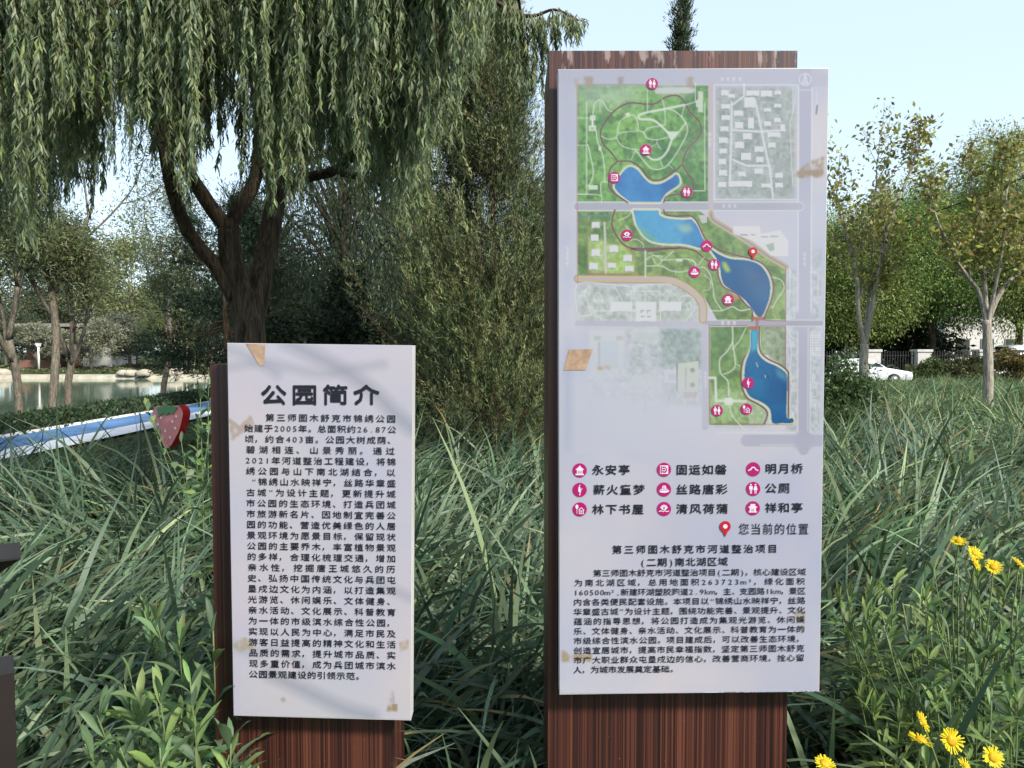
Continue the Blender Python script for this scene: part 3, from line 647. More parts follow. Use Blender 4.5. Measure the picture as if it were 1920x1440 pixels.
# printed mist with reflected haze painted in, stains and rubbed tape marks
ms = np.clip((n1 - .42) / .25, 0, 1) * np.clip((Y - 640) / 80, 0, 1) * np.clip((1335 - X) / 60, 0, 1) * np.clip((850 - Y) / 40, 0, 1)
pm.blend((slice(None), slice(None)), ms * .75, (214, 216, 230))
ms = np.clip((n5 - .35) / .3, 0, 1) * np.clip((X - 1345) / 50, 0, 1) * np.clip((Y - 370) / 20, 0, 1) * np.clip((500 - Y) / 40, 0, 1)
pm.blend((slice(None), slice(None)), ms * .75, (214, 218, 232))
ms = np.clip((pm.noise(190, 33, 3) - .52) / .2, 0, 1) * (Y < 800) * np.clip((Y - 150) / 40, 0, 1); pm.blend((slice(None), slice(None)), ms * .16, (222, 226, 236))
ms = np.clip((Y - 800) / 45, 0, 1); pm.blend((slice(None), slice(None)), ms * .8 * np.clip((1400 - X) / 60, .15, 1) * (Y < 850), (212, 212, 230))
pm.blend((slice(None), slice(None)), np.clip(1 - abs(X - 1064) / 17, 0, 1) * (Y < 850) * np.clip((n1 - .3) * 3, 0, 1) * .6, (180, 190, 214))
for pts, c, a in [([(1095, 143), (1115, 145), (1112, 165), (1100, 168)], (170, 156, 140), .7), ([(1158, 145), (1169, 144), (1168, 160), (1160, 160)], (160, 150, 142), .7), ([(1286, 147), (1300, 144), (1300, 166), (1288, 162)], (168, 156, 142), .7), ([(1077, 150), (1083, 145), (1086, 170), (1080, 165)], (186, 172, 160), .6),
                  ([(1491, 327), (1510, 310), (1520, 303), (1547, 293), (1545, 332), (1500, 333)], (164, 144, 122), .85), ([(1518, 308), (1540, 296), (1542, 306), (1520, 314)], (206, 200, 196), .8),
                  ([(1051, 1222), (1056, 1218), (1066, 1228), (1110, 1226), (1108, 1240), (1052, 1241)], (186, 170, 146), .85), ([(1492, 1146), (1514, 1144), (1512, 1168), (1496, 1164)], (186, 172, 154), .8), ([(1498, 1174), (1511, 1173), (1511, 1184), (1500, 1184)], (180, 168, 160), .7), ([(1120, 688), (1146, 686), (1144, 693), (1120, 693)], (196, 180, 150), .8),
                  ([(1112, 1245), (1150, 1250), (1165, 1262), (1120, 1260)], (196, 194, 204), .6)]:
    pm.stain(pts, c, min(1, a * 1.25), 1.6, len(pts))
# small pale street-name marks (too worn to read in the photograph)
for pts in [[(1354, 148), (1365, 148), (1376, 148), (1388, 148)], [(1331, 252), (1331, 262), (1331, 271)], [(1357, 386), (1368, 386), (1378, 386)], [(1323, 700), (1323, 708), (1323, 716), (1323, 724)], [(1510, 477), (1510, 486), (1510, 495)], [(1064, 466), (1064, 475), (1064, 484), (1064, 494)]]:
    for x_, y_ in pts:
        pm.line([(x_ - 2.2, y_ - 1.5), (x_ + 2.2, y_ - 1.5)], 1.5, (226, 226, 236), .8); pm.line([(x_, y_ - 3), (x_, y_ + 3)], 1.4, (226, 226, 236), .8); pm.line([(x_ - 2, y_ + 2), (x_ + 2, y_ + 2)], 1.3, (226, 226, 236), .8)
for x_ in (1355, 1366, 1377): pm.line([(x_ - 2.4, 604), (x_ + 2.4, 604)], 1.5, (232, 232, 238)); pm.line([(x_, 602), (x_, 609)], 1.3, (232, 232, 238)); pm.line([(x_ - 2.2, 608), (x_ + 2.2, 608)], 1.2, (232, 232, 238))
th = np.linspace(0, 2 * np.pi, 24); pm.line(np.stack([1509.5 + 11 * np.cos(th), 149 + 11 * np.sin(th)], -1), 1.6, (226, 226, 236)); pm.line([(1504, 158), (1509.5, 139), (1515, 158), (1509.5, 153), (1504, 158)], 1.6, (226, 226, 236)); pm.line([(1509.5, 139), (1509.5, 158)], 1.4, (226, 226, 236))
# fit the grid to the panel outline
tx = (pm.X - 1048) / (pm.x[-1] - 1048); ty = (pm.Y - 129) / (pm.y[-1] - 129)
xl_ = 1047.2 + 2.4 * ty; xr_ = 1553.2 - 17.8 * ty
edge = np.clip(np.maximum(abs(tx - .5), 0) * 2, 0, 1) ** 6
pm.X = pm.X * (1 - edge) + (xl_ + (xr_ - xl_) * tx) * edge
pm.X = np.minimum(pm.X, xr_)
pm.Y = np.clip(pm.Y, 130.5 - 3 * tx, 1301.3 - 5 * tx)
pm.build('printed_map', SD - .0012, mpanel, KP, None, M_PRINT)

# --- icons
def disc(mb, cx, cy, r, Y, mat, n=28):
    th = np.linspace(0, 2 * np.pi, n, endpoint=False)
    mb.add(P(cx + r * np.cos(th), cy + r * np.sin(th), Y), np.array([list(range(n))]), mat)
def fpoly(mb, pts, cx, cy, r, Y, mat):
    pts = np.array(pts, float); mb.add(P(cx + pts[:, 0] * r, cy - pts[:, 1] * r, Y), np.array([list(range(len(pts)))]), mat)
def fstroke(mb, pts, w, cx, cy, r, Y, mat):
    pts = np.array(pts, float)
    for a, b in zip(pts[:-1], pts[1:]):
        d = b - a; l = np.hypot(*d) + 1e-9; n = np.array([-d[1], d[0]]) / l * w / 2; e = d / l * w * .35
        fpoly(mb, [a - e + n, b + e + n, b + e - n, a - e - n], cx, cy, r, Y, mat); Y -= .00002
def icon(kind, cx, cy, r, name, label):
    mb = MB(); Y0 = SD - .0024; Y1 = SD - .003
    disc(mb, cx, cy, r, Y0, 0)
    F = lambda pts, m_=1, dy=0: fpoly(mb, pts, cx, cy, r, Y1 - dy, m_)
    S = lambda pts, w, m_=1, dy=0: fstroke(mb, pts, w, cx, cy, r, Y1 - dy, m_)
    ell = lambda x, y, a, b, n=14: [(x + a * math.cos(t * 2 * math.pi / n), y + b * math.sin(t * 2 * math.pi / n)) for t in range(n)]
    if kind == 'pavilion':
        F([(0, .74), (.14, .5), (.62, .12), (.5, .06), (-.5, .06), (-.62, .12), (-.14, .5)]); F([(-.4, .06), (.4, .06), (.4, -.5), (-.4, -.5)], 1, .0001); F([(-.6, -.48), (.6, -.48), (.6, -.68), (-.6, -.68)], 1, .0002)
        for x in (-.12, .18): F([(x - .06, -.06), (x + .06, -.06), (x + .06, -.44), (x - .06, -.44)], 0, .0004)
    elif kind == 'stone':
        F([(-.56, .6), (.6, .6), (.6, -.6), (-.56, -.6)]); F([(-.46, .5), (-.3, .5), (-.3, -.5), (-.46, -.5)], 0, .0003); F([(-.2, .46), (.2, .42), (.44, .1), (.44, -.2), (.2, -.46), (-.2, -.42)], 0, .0003); S([(-.2, .14), (.12, .22), (.24, 0), (.08, -.2), (-.2, -.14)], .1, 1, .0006)
    elif kind == 'bridge':
        S([(-.66, -.18), (-.34, .0), (-.14, .26), (.16, .26), (.34, .0), (.66, -.18)], .17); F([(-.66, -.1), (-.3, .08), (-.3, -.16)], 1, .0003); F([(.66, -.1), (.3, .08), (.3, -.16)], 1, .0003)
    elif kind == 'fire':
        F(ell(-.05, .25, .16, .18)); F([(-.22, .1), (.16, .12), (.2, -.3), (.02, -.34), (-.2, -.26)], 1, .0001); S([(.05, -.28), (.0, -.74)], .13, 1, .0002); S([(-.1, .36), (.04, .7)], .1, 1, .0003); S([(.14, 0), (.36, .16)], .09, 1, .0004)
    elif kind == 'toilet':
        for s, wv in ((-1, 0), (1, 1)):
            x = s * .32; F(ell(x, .58, .13, .13))
            if wv: F([(x - .14, .4), (x + .14, .4), (x + .3, -.12), (x + .14, -.2), (x - .14, -.2), (x - .3, -.12)], 1, .0001)
            else: F([(x - .26, .4), (x + .26, .4), (x + .24, -.1), (x - .24, -.1)], 1, .0001)
            F([(x - .15, -.1), (x - .03, -.1), (x - .03, -.68), (x - .13, -.68)], 1, .0002); F([(x + .03, -.1), (x + .15, -.1), (x + .13, -.68), (x + .03, -.68)], 1, .0002)
    elif kind == 'relic':
        F([(-.3, .1), (-.2, .5), (0, .58), (.26, .5), (.34, .1)]); S([(-.5, -.02), (.5, .02)], .12, 1, .0001); F([(-.72, -.18), (.74, -.1), (.66, -.36), (.2, -.5), (-.5, -.44)], 1, .0002); S([(0, .1), (0, .5)], .06, 0, .0004)
    elif kind == 'house':
        F(ell(-.4, .36, .22, .32)); S([(-.4, .1), (-.4, -.6)], .07, 1, .0001); S([(-.14, -.12), (.22, .22), (.6, -.1)], .1, 1, .0002); S([(-.06, -.1), (-.06, -.62), (.52, -.62), (.52, -.1)], .1, 1, .0003); F([(.1, -.14), (.36, -.1), (.36, -.46), (.1, -.46)], 1, .0004); S([(.14, -.22), (.3, -.2)], .04, 0, .0006); S([(.14, -.34), (.3, -.32)], .04, 0, .0006)
    elif kind == 'lotus':
        for a in (-70, -36, 0, 36, 70):
            t = R(90 + a); c_, s_ = math.cos(t), math.sin(t); F([(.1 * c_, .1 + .1 * s_), (.42 * c_ - .14 * s_, .06 + .42 * s_ + .14 * c_), (.6 * c_, .06 + .6 * s_), (.42 * c_ + .14 * s_, .06 + .42 * s_ - .14 * c_)], 1, .0001 * (a + 71) / 36)
        F([(-.4, .12), (.4, .12), (.26, -.14), (-.26, -.14)], 1, .0005); F(ell(0, .1, .13, .1), 0, .0008)
        S([(-.68, -.34), (-.4, -.26), (-.14, -.38), (.14, -.26), (.42, -.38), (.68, -.28)], .12, 1, .0003)
    elif kind == 'gate':
        F([(-.36, .6), (.36, .6), (.3, .4), (.66, .14), (.5, .08), (-.5, .08), (-.66, .14), (-.3, .4)]); F([(-.44, .08), (.44, .08), (.44, -.46), (-.44, -.46)], 1, .0001); F([(-.6, -.44), (.6, -.44), (.6, -.6), (-.6, -.6)], 1, .0002)
        F([(-.16, -.06), (.16, -.06), (.16, -.44), (-.16, -.44)], 0, .0004); F([(-.07, -.06), (.07, -.06), (.07, -.44), (-.07, -.44)], 1, .0006)
    o = mb.build(name, [M_MAG, M_WHITEP], mpanel, smooth=False); return tag(o, label)
WORD = {'pavilion': 'pavilion', 'stone': 'carved stone', 'bridge': 'arched bridge', 'fire': 'child with a torch', 'toilet': 'man and woman', 'relic': 'relic', 'house': 'tree and house', 'lotus': 'lotus', 'gate': 'gate pavilion'}
for k, x, y in [('toilet', 1223, 157), ('pavilion', 1211, 281), ('stone', 1152, 333), ('toilet', 1287.5, 360), ('lotus', 1175.5, 441), ('bridge', 1325, 461), ('toilet', 1339, 496.5), ('relic', 1302, 510), ('gate', 1365, 562), ('fire', 1403, 718), ('toilet', 1344.5, 770), ('house', 1399.5, 767)]:
    icon(k, x, y, 10.8, 'map_marker', 'magenta disc with a white %s sign on the map' % WORD[k])
LEG = [('pavilion', 1087, 882, '永安亭', 1110, 1182, 881), ('stone', 1245, 880.6, '固运如磐', 1267.5, 1363, 880.6), ('bridge', 1412.3, 879.8, '明月桥', 1434.6, 1506, 878.7),
       ('fire', 1087, 918.5, '薪火童梦', 1112, 1210, 918), ('relic', 1245, 917.7, '丝路唐彩', 1267.5, 1365, 917.5), ('toilet', 1412.3, 916.6, '公厕', 1434, 1482, 915.3),
       ('house', 1087, 955, '林下书屋', 1110, 1208, 955), ('lotus', 1245, 954.3, '清风荷蒲', 1267.5, 1366, 954), ('gate', 1411.6, 953, '祥和亭', 1434.6, 1506, 952)]
for k, x, y, s, xl, xr, yt in LEG:
    mb = MB()
    icon(k, x, y, 13.3, 'legend_icon', 'magenta disc with a white %s sign in the legend' % WORD[k])
    text_line(mb, s, xl - 1, yt, xr + 1, yt - .4, 17, SD - .003, 1.0, .022)
    mb.build('legend_lettering', M_INK, mpanel, smooth=False)
def pin(cx, cy, r, name, label):
    mb = MB(); th = np.linspace(-.2 * math.pi, 1.2 * math.pi, 18)
    fpoly(mb, list(np.stack([np.cos(th), np.sin(th)], -1)) + [(-.36, -1.1), (0, -1.95), (.36, -1.1)], cx, cy, r, SD - .0036, 0); disc(mb, cx, cy, r * .42, SD - .0042, 1, 16)
    return tag(mb.build(name, [M_REDP, M_WHITEP], mpanel, smooth=False), label)
pin(1360, 987, 10.2, 'location_pin', 'red location pin beside the words for where you are'); pin(1412, 471.5, 8, 'location_pin', 'red location pin on the map by the dark lake')
mb = MB()
text_line(mb, '您当前的位置', 1384, 991.7, 1518, 991.7, 19.5, SD - .003, 1.0, .004, False)
mb.build('caption_lettering', M_INK, mpanel, smooth=False); mb = MB()
text_line(mb, '第三师图木舒克市河道整治项目', 1146, 1030.5, 1460, 1028.5, 14.5, SD - .003, 1.0, .020)
mb.build('heading_lettering', M_INK, mpanel, smooth=False); mb = MB()
text_line(mb, '(二期)南北湖区域', 1199, 1054.5, 1366, 1052.5, 14.5, SD - .003, 1.0, .020)
mb.build('heading_lettering', M_INK, mpanel, smooth=False)
L_MAP = """第三师图木舒克市河道整治项目(二期)，核心建设区域
为南北湖区域，总用地面积263723m²，绿化面积
160500m²,新建环湖塑胶跑道2.9km，主、支园路1km，景区
内含各类便民配套设施。本项目以“锦绣山水映祥宁，丝路
华章盛古城”为设计主题，围绕功能完善、景观提升、文化
蕴涵的指导思想，将公园打造成为集观光游览、休闲娱
乐、文体健身、亲水活动、文化展示、科普教育为一体的
市级综合性滨水公园。项目建成后，可以改善生态环境，
创造宜居城市，提高市民幸福指数，坚定第三师图木舒克
市广大职业群众屯垦戍边的信心，改善营商环境，拴心留
人，为城市发展奠定基础。""".split('\n')
mb = MB()
for k, s in enumerate(L_MAP):
    xl, xr = (1112 if k == 0 else 1075), 1512 - k * .3
    yl, yr = 1074.6 + 18.15 * k, 1071.9 + 17.9 * k
    if k == 10: xr = 1272; yr = 1254
    text_line(mb, s, xl, yl, xr, yr, 12.0, SD - .003, 1.04, .012)
mb.build('body_lettering', M_INK, mpanel, smooth=False)
mb = MB(); mb.add(P(*np.array([(1057, 694), (1066.5, 655.5), (1112, 654.5), (1097.5, 694)]).T, SD - .0022), np.array([(0, 1, 2, 3)]))
mb.build('tape_patch', M_TAPE, mpanel)

# ------------------------------------------------------------------ vegetation helpers
def unit(v): return v / (np.linalg.norm(v, axis=-1, keepdims=True) + 1e-9)
def leaves(mb, pos, dirs, length, width, tint, rng, fold=True, mat=0, bend=.15):
    """One small leaf per row of pos: a folded lance shape (6 points) or a flat rhombus (4 points)."""
    n = len(pos); d = unit(np.asarray(dirs, float)); L_ = np.broadcast_to(np.asarray(length, float), (n,))[:, None]; W = np.broadcast_to(np.asarray(width, float), (n,))[:, None] / 2
    r = rng.normal(size=(n, 3)); s = unit(np.cross(d, r)); nn = np.cross(s, d)
    if fold:
        mid = pos + d * L_ * .42 + nn * L_ * bend * .5
        tip = pos + d * L_ - nn * L_ * bend
        v = np.stack([pos, mid + s * W + nn * W * .5, tip, mid - s * W + nn * W * .5, mid], 1).reshape(-1, 3)
        k = np.arange(n)[:, None] * 5
        f = np.concatenate([k + np.array([[0, 4, 1]]), k + np.array([[1, 4, 2]]), k + np.array([[0, 3, 4]]), k + np.array([[3, 2, 4]])])
        mb.add(v, f, mat, np.repeat(tint, 5, 0))
    else:
        mid = pos + d * L_ * .45
        v = np.stack([pos, mid + s * W, pos + d * L_ - nn * L_ * bend, mid - s * W], 1).reshape(-1, 3)
        mb.add(v, np.arange(n)[:, None] * 4 + np.array([[0, 1, 2, 3]]), mat, np.repeat(tint, 4, 0))
def tints(n, cols, rng, var=.25, w=None):
    """Random leaf colours from a few plain (linear) hues."""
    c = np.array(cols)[rng.choice(len(cols), n, p=w)]
    return np.clip(c * (1 + rng.normal(size=(n, 1)) * var) * (1 + rng.normal(size=(n, 3)) * .06), .004, .6)

def grow(mb, rng, p0, d0, L_, r, depth, maxd, kids=(2, 3), spread=.6, ratio=.7, up=.15, wander=.18, out=None, sides=7, tmin=.35, rr=.62):
    """A limb that bends, tapers and forks; returns anchor points (pos, dir) along the last two orders."""
    n = 6 if depth < 2 else 4
    pts = [np.array(p0, float)]; d = unit(np.array(d0, float))
    for k in range(n):
        d = unit(d + rng.normal(size=3) * wander + np.array([0, 0, up]) * (.5 if depth else .2))
        pts.append(pts[-1] + d * L_ / n)
    pts = np.array(pts); rad = np.linspace(r, max(.004, r * (rr if depth < maxd else .3)), n + 1)
    tube(mb, pts, rad, max(3, sides - depth * 2))
    if depth >= maxd - 1:
        for k in range(1, n + 1): out.append((pts[k], unit(pts[k] - pts[k - 1])))
    if depth < maxd:
        nk = rng.randint(kids[0], kids[1] + 1) + (1 if depth == 0 else 0); a0 = rng.rand() * 6.28
        for q in range(nk):
            t = 1.0 if q == 0 else tmin + (1 - tmin) * rng.rand()
            f = t * n; i = min(n - 1, int(f)); p = pts[i] + (pts[i + 1] - pts[i]) * (f - i)
            dd = unit(pts[min(n, i + 1)] - pts[i])
            az = a0 + q * 2.4 + rng.rand() * .6; ref = np.array([1., 0, 0]) if abs(dd[0]) < .8 else np.array([0, 1., 0])
            s1 = unit(np.cross(dd, ref)); s2 = np.cross(dd, s1)
            nd = unit(dd + (s1 * math.cos(az) + s2 * math.sin(az)) * spread * (.5 if q == 0 else 1) * (.7 + .6 * rng.rand()))
            grow(mb, rng, p, nd, L_ * ratio * (.75 + .5 * rng.rand()), rad[i] * (.8 if q == 0 else .62), depth + 1, maxd, kids, spread, ratio, up, wander, out, sides, tmin, rr)
    return out

def crown_from(out, rng, per, sigma, size, aspect, cols, droop=.3, var=.25, mat=0, keep=None, fold=False):
    pos = np.array([o[0] for o in out]); dr = np.array([o[1] for o in out])
    pos = np.repeat(pos, per, 0); dr = np.repeat(dr, per, 0); n = len(pos)
    off = rng.normal(size=(n, 3)) * sigma
    pos = pos + off
    dirs = dr * .5 + rng.normal(size=(n, 3)) * .7 + np.array([0, 0, -droop])
    mb = MB(); s = size * (.6 + .8 * rng.rand(n))
    if keep is not None: k = keep(pos); pos, dirs, s = pos[k], dirs[k], s[k]; n = len(pos)
    leaves(mb, pos, dirs, s, s * aspect, tints(n, cols, rng, var), rng, fold=fold, mat=mat)
    return mb

def tree(name, label, seed, base, trunk, maxd, leaf, bark_mat, group=None, cat='tree', lean=(0, 0, 1), **kw):
    """trunk = (length, radius); leaf = dict(per, sigma, size, aspect, cols, droop)."""
    rng = np.random.RandomState(seed); t = thing(name, label, cat, base, group)
    mb = MB(); out = grow(mb, rng, np.array(base) - np.array([0, 0, .1]), lean, trunk[0], trunk[1], 0, maxd, out=[], **kw)
    mb.build('trunk', bark_mat, t)
    crown_from(out, rng, **leaf).build('crown', leaf.get('mt', M_LEAF) if False else M_LEAF, t)
    return t
def mass(name, label, seed, base, radii, n, size, cols, cat='tree', group=None, aspect=.5, lift=0., lobes=9, droop=.2, stem=(.1, M_BARK), var=.3, lift_trunk=None, parent=True, flat_bottom=.3):
    """A dense crown: many overlapping leafy lobes on a branching frame."""
    rng = np.random.RandomState(seed); t = thing(name, label, cat, base, group)
    base = np.array(base, float); c = base + np.array([0, 0, lift + radii[2]])
    lob = unit(rng.normal(size=(lobes, 3))) * (.35 + .45 * rng.rand(lobes, 1)); lob[:, 2] = np.maximum(lob[:, 2], -flat_bottom - .4)
    lr = .28 + .3 * rng.rand(lobes)
    mb = MB(); top = c[2] - radii[2] * .1
    tp = spline([base - [0, 0, .1], base + [rng.normal() * .05 * radii[0], 0, (top - base[2]) * .5], [c[0], c[1], top]], 5)
    tube(mb, tp, np.linspace(stem[0], stem[0] * .4, len(tp)), 7)
    n = int(n * 2.1); pos = []; dirs = []
    for l, r_ in zip(lob, lr):
        e = c + l * radii; q = .35 + .5 * rng.rand(); st = tp[int(q * (len(tp) - 1))]
        mid = (st + e) / 2 + rng.normal(size=3) * .06 * np.array(radii) + [0, 0, -.05 * radii[2]]
        tube(mb, spline([st, mid, e], 4), np.linspace(stem[0] * .45, stem[0] * .1, 9), 5)
        m_ = int(n / lobes); u = unit(rng.normal(size=(m_, 3))) * (rng.rand(m_, 1) ** .45)
        # sub-clusters give light and dark clumps
        k = max(6, m_ // 60); cl = unit(rng.normal(size=(k, 3))) * (.55 + .5 * rng.rand(k, 1)); w_ = rng.randint(k, size=m_)
        u = u * .38 + cl[w_] * .75
        pos.append(e + u * np.array(radii) * r_ * 1.25); dirs.append(u + rng.normal(size=(m_, 3)) * .6 + np.array([0, 0, -droop]))
    pos = np.concatenate(pos); dirs = np.concatenate(dirs); k = pos[:, 2] > base[2] + .02; pos, dirs = pos[k], dirs[k]; n = len(pos)
    mb.build('trunk', stem[1], t)
    cr = MB(); s = size * (.6 + .8 * rng.rand(n)); leaves(cr, pos, dirs, s, s * aspect, tints(n, cols, rng, var), rng, fold=False)
    cr.build('crown', M_LEAF, t)
    return t

# ------------------------------------------------------------------ weeping willow over the left half
rng = np.random.RandomState(5)
WY = 6.6
wil = thing('weeping_willow', 'big weeping willow with dark forked trunk behind the shorter sign', 'tree', (P(466, 700, WY)[0], WY, 0))
mb = MB()
wb = P(466, 700, WY)
def limb(px, rads, n=5, sides=9):
    pts = np.array([P(x, y, Y) for x, y, Y in px]); s = spline(pts, n)
    tube(mb, s, np.interp(np.linspace(0, 1, len(s)), np.linspace(0, 1, len(rads)), rads), sides); return s
b0 = np.array([wb[0], WY, -.1])
pts = np.concatenate([[b0, b0 + [.01, 0, .6]], [P(x, y, Y) for x, y, Y in [(470, 640, 6.6), (462, 590, 6.6), (446, 530, 6.58), (432, 470, 6.55), (428, 425, 6.5)]]])
s = spline(pts, 5); tube(mb, s, np.interp(np.linspace(0, 1, len(s)), [0, .12, .4, .8, 1], [.19, .14, .125, .10, .085]), 12)
limbs = [limb([(470, 620, 6.62), (486, 540, 6.7), (501, 460, 6.8), (512, 400, 6.85), (526, 330, 6.9), (548, 200, 7.0), (580, 40, 7.2), (640, -160, 7.4)], [.10, .10, .095, .09, .08, .07, .06, .04]),
         limb([(440, 560, 6.56), (405, 500, 6.5), (372, 462, 6.4), (348, 425, 6.3), (327, 370, 6.2), (312, 300, 6.0), (290, 160, 5.8), (240, -20, 5.5), (180, -200, 5.2)], [.07, .062, .058, .055, .052, .05, .045, .035, .03]),
         limb([(428, 430, 6.5), (400, 395, 6.45), (378, 362, 6.4), (355, 325, 6.3), (330, 250, 6.2), (300, 60, 6.0), (330, -200, 5.7)], [.066, .062, .06, .056, .05, .04, .03]),
         limb([(428, 430, 6.5), (446, 392, 6.55), (470, 355, 6.6), (484, 305, 6.65), (486, 220, 6.6), (470, 60, 6.4), (480, -200, 6.0)], [.066, .062, .06, .056, .05, .045, .03]),
         limb([(528, 350, 6.9), (580, 332, 6.8), (630, 318, 6.6), (670, 280, 6.3), (740, 180, 6.0), (830, 20, 5.8), (930, -120, 5.7)], [.05, .046, .042, .038, .034, .03, .02]),
         limb([(640, 325, 6.6), (690, 336, 6.5), (735, 350, 6.5)], [.03, .022, .014]),
         limb([(580, 40, 7.2), (760, -60, 6.6), (900, -10, 6.2), (985, 30, 6.0), (1040, 18, 5.9), (1085, 38, 5.85)], [.05, .035, .022, .014, .010, .005]),
         limb([(240, -20, 5.5), (150, 40, 5.2), (90, 60, 5.0), (20, 70, 4.8)], [.034, .026, .02, .012])]
for k in range(12):           # boughs arching over the frame, from which the strands hang
    l = limbs[rng.randint(0, 5)]; st = l[-1 - rng.randint(0, 8)]
    e = np.array([-3.9 + 4.2 * rng.rand(), 4.0 + 4.5 * rng.rand(), 4.6 + 1.2 * rng.rand()])
    tube(mb, spline([st, (st + e) / 2 + [0, 0, .5], e], 6), np.linspace(.035, .01, 13), 6)
mb.build('trunk', M_BARK, wil)

# strands: (px, Y, bottom pixel, bundle size); bottoms follow the photograph's ragged hem
strand_v = []; cr = MB(); tw = MB()
def strand(px, Y, ybot, ytop, rng, tone=0, dens=1.0, sway=0.0, tr=1.0):
    a = P(px, ytop, Y); b = P(px + sway, ybot, Y)
    n = max(4, int((a[2] - b[2]) / .12)); t = np.linspace(0, 1, n)[:, None]
    w = np.cumsum(rng.normal(size=(n, 3)) * np.array([.010, .010, 0]), 0)
    p = a + (b - a) * t + w + np.array([.03 * math.sin(px), 0, 0]) * np.sin(t * 3.1)
    tube(tw, p, np.linspace(.0022, .0009, n) * tr, 3, cap=False)
    L_ = np.linalg.norm(a - b); m_ = int(L_ / .0125 * dens); q = np.sort(rng.rand(m_)) * (n - 1.001); i = q.astype(int); f = (q - i)[:, None]
    pos = p[i] * (1 - f) + p[i + 1] * f
    az = rng.rand(m_) * 6.283; d = np.stack([np.cos(az) * .27, np.sin(az) * .27, -np.ones(m_) * (.75 + .4 * rng.rand(m_))], -1)
    sz = (.070 + .045 * rng.rand(m_)) * np.clip(1.25 - .45 * q / n, .6, 1.2)
    cols = [(.138, .182, .092), (.20, .245, .128), (.085, .12, .060), (.20, .25, .085)]
    leaves(cr, pos, d, sz, sz * .145, tints(m_, cols, rng, .18, [.4, .3, .2, .1]), rng, True, 0, .22)
hem_x = [-60, 0, 60, 120, 200, 240, 330, 380, 430, 480, 540, 600, 680, 760, 820, 850, 890, 960, 1010]
hem_y = [430, 440, 470, 430, 330, 260, 360, 330, 240, 380, 380, 330, 370, 400, 340, 220, 110, 80, 60]
for k in range(92):          # near tresses
    px = -80 + 990 * rng.rand(); Y = 4.2 + 2.2 * rng.rand() ** 1.3
    bot = np.interp(px, hem_x, hem_y) * (.55 + .5 * rng.rand())
    for q in range(rng.randint(7, 13)):
        strand(px + rng.normal() * 13, Y + rng.normal() * .08, bot - abs(rng.normal()) * 70 + rng.normal() * 18, -190 + 60 * rng.rand(), rng, sway=rng.normal() * 10)
for px0, b0_ in [(255, 250), (285, 300), (330, 375), (350, 350), (310, 250), (490, 330), (520, 400), (545, 385), (575, 350), (560, 280), (740, 430), (760, 400), (780, 360), (800, 330), (720, 260), (680, 330), (620, 230), (840, 300), (850, 180)]:   # the bright hanging tresses in front
    Y = 4.1 + .7 * rng.rand()
    for q in range(9): strand(px0 + rng.normal() * 11, Y + rng.normal() * .07, b0_ - abs(rng.normal()) * 60, -190, rng, sway=rng.normal() * 6)
for k in range(165):           # far side of the crown, lower hem
    px = (-120 + 1010 * rng.rand()) if k < 105 else (-130 + 340 * rng.rand() if k < 145 else 480 + 330 * rng.rand()); Y = 7.2 + 2.6 * rng.rand()
    bot = np.interp(px, [-100, 60, 130, 200, 300, 420, 500, 640, 760, 820, 880, 1000], [470, 470, 400, 360, 300, 380, 470, 430, 420, 330, 140, 90]) * (.6 + .45 * rng.rand())
    for q in range(rng.randint(4, 8)):
        strand(px + rng.normal() * 16, Y + rng.normal() * .15, bot - abs(rng.normal()) * 60, -60 * rng.rand() - 40, rng, dens=.8, sway=rng.normal() * 8)
for px, top, bot in [(905, -20, 130), (940, 0, 150), (960, 10, 150), (985, 28, 130), (1000, 26, 190), (1012, 26, 120), (1030, 20, 92), (1046, 20, 85), (1060, 24, 70), (1072, 28, 75), (1086, 36, 66), (1092, 38, 60), (1040, 16, 60), (970, 16, 170), (990, 26, 180), (950, 0, 150), (1020, 22, 110), (1055, 20, 90), (1078, 30, 84)]:
    for q in range(3): strand(px + rng.normal() * 7, 5.9 + rng.normal() * .08, bot - 30 * rng.rand(), top, rng, dens=1.0, sway=8 + rng.normal() * 5, tr=2.2)
# filling foliage along the boughs overhead
n = 4500; az = rng.rand(n) * 6.283; rr_ = np.sqrt(rng.rand(n)) * 3.4
pos = np.stack([-2.3 + rr_ * np.cos(az) * 1.05, 6.6 + rr_ * np.sin(az) * .85, 4.5 + .9 * rng.rand(n) - .05 * rr_ ** 2], -1)
pos = pos[pos[:, 0] < -.35]; n = len(pos)
leaves(cr, pos, rng.normal(size=(n, 3)) * .5 + [0, 0, -.9], .085, .014, tints(n, [(.08, .115, .06), (.1, .135, .075)], rng, .2), rng, True)
# yellow-green young shoots, upper left
for px, py in [(15, 110), (35, 80), (20, 160), (110, 60), (90, 40), (210, 55), (230, 150), (205, 10), (40, 30)]:
    n = 26; c = P(px, py, 4.3 + rng.rand() * .5)
    leaves(cr, c + rng.normal(size=(n, 3)) * .06, rng.normal(size=(n, 3)) + [0, 0, -.5], .08, .016, tints(n, [(.19, .26, .045), (.15, .22, .05)], rng, .15), rng, True)
tw.build('twigs', plain('willow_twig', (.10, .11, .045), .7), wil); cr.build('crown', M_LEAF, wil)

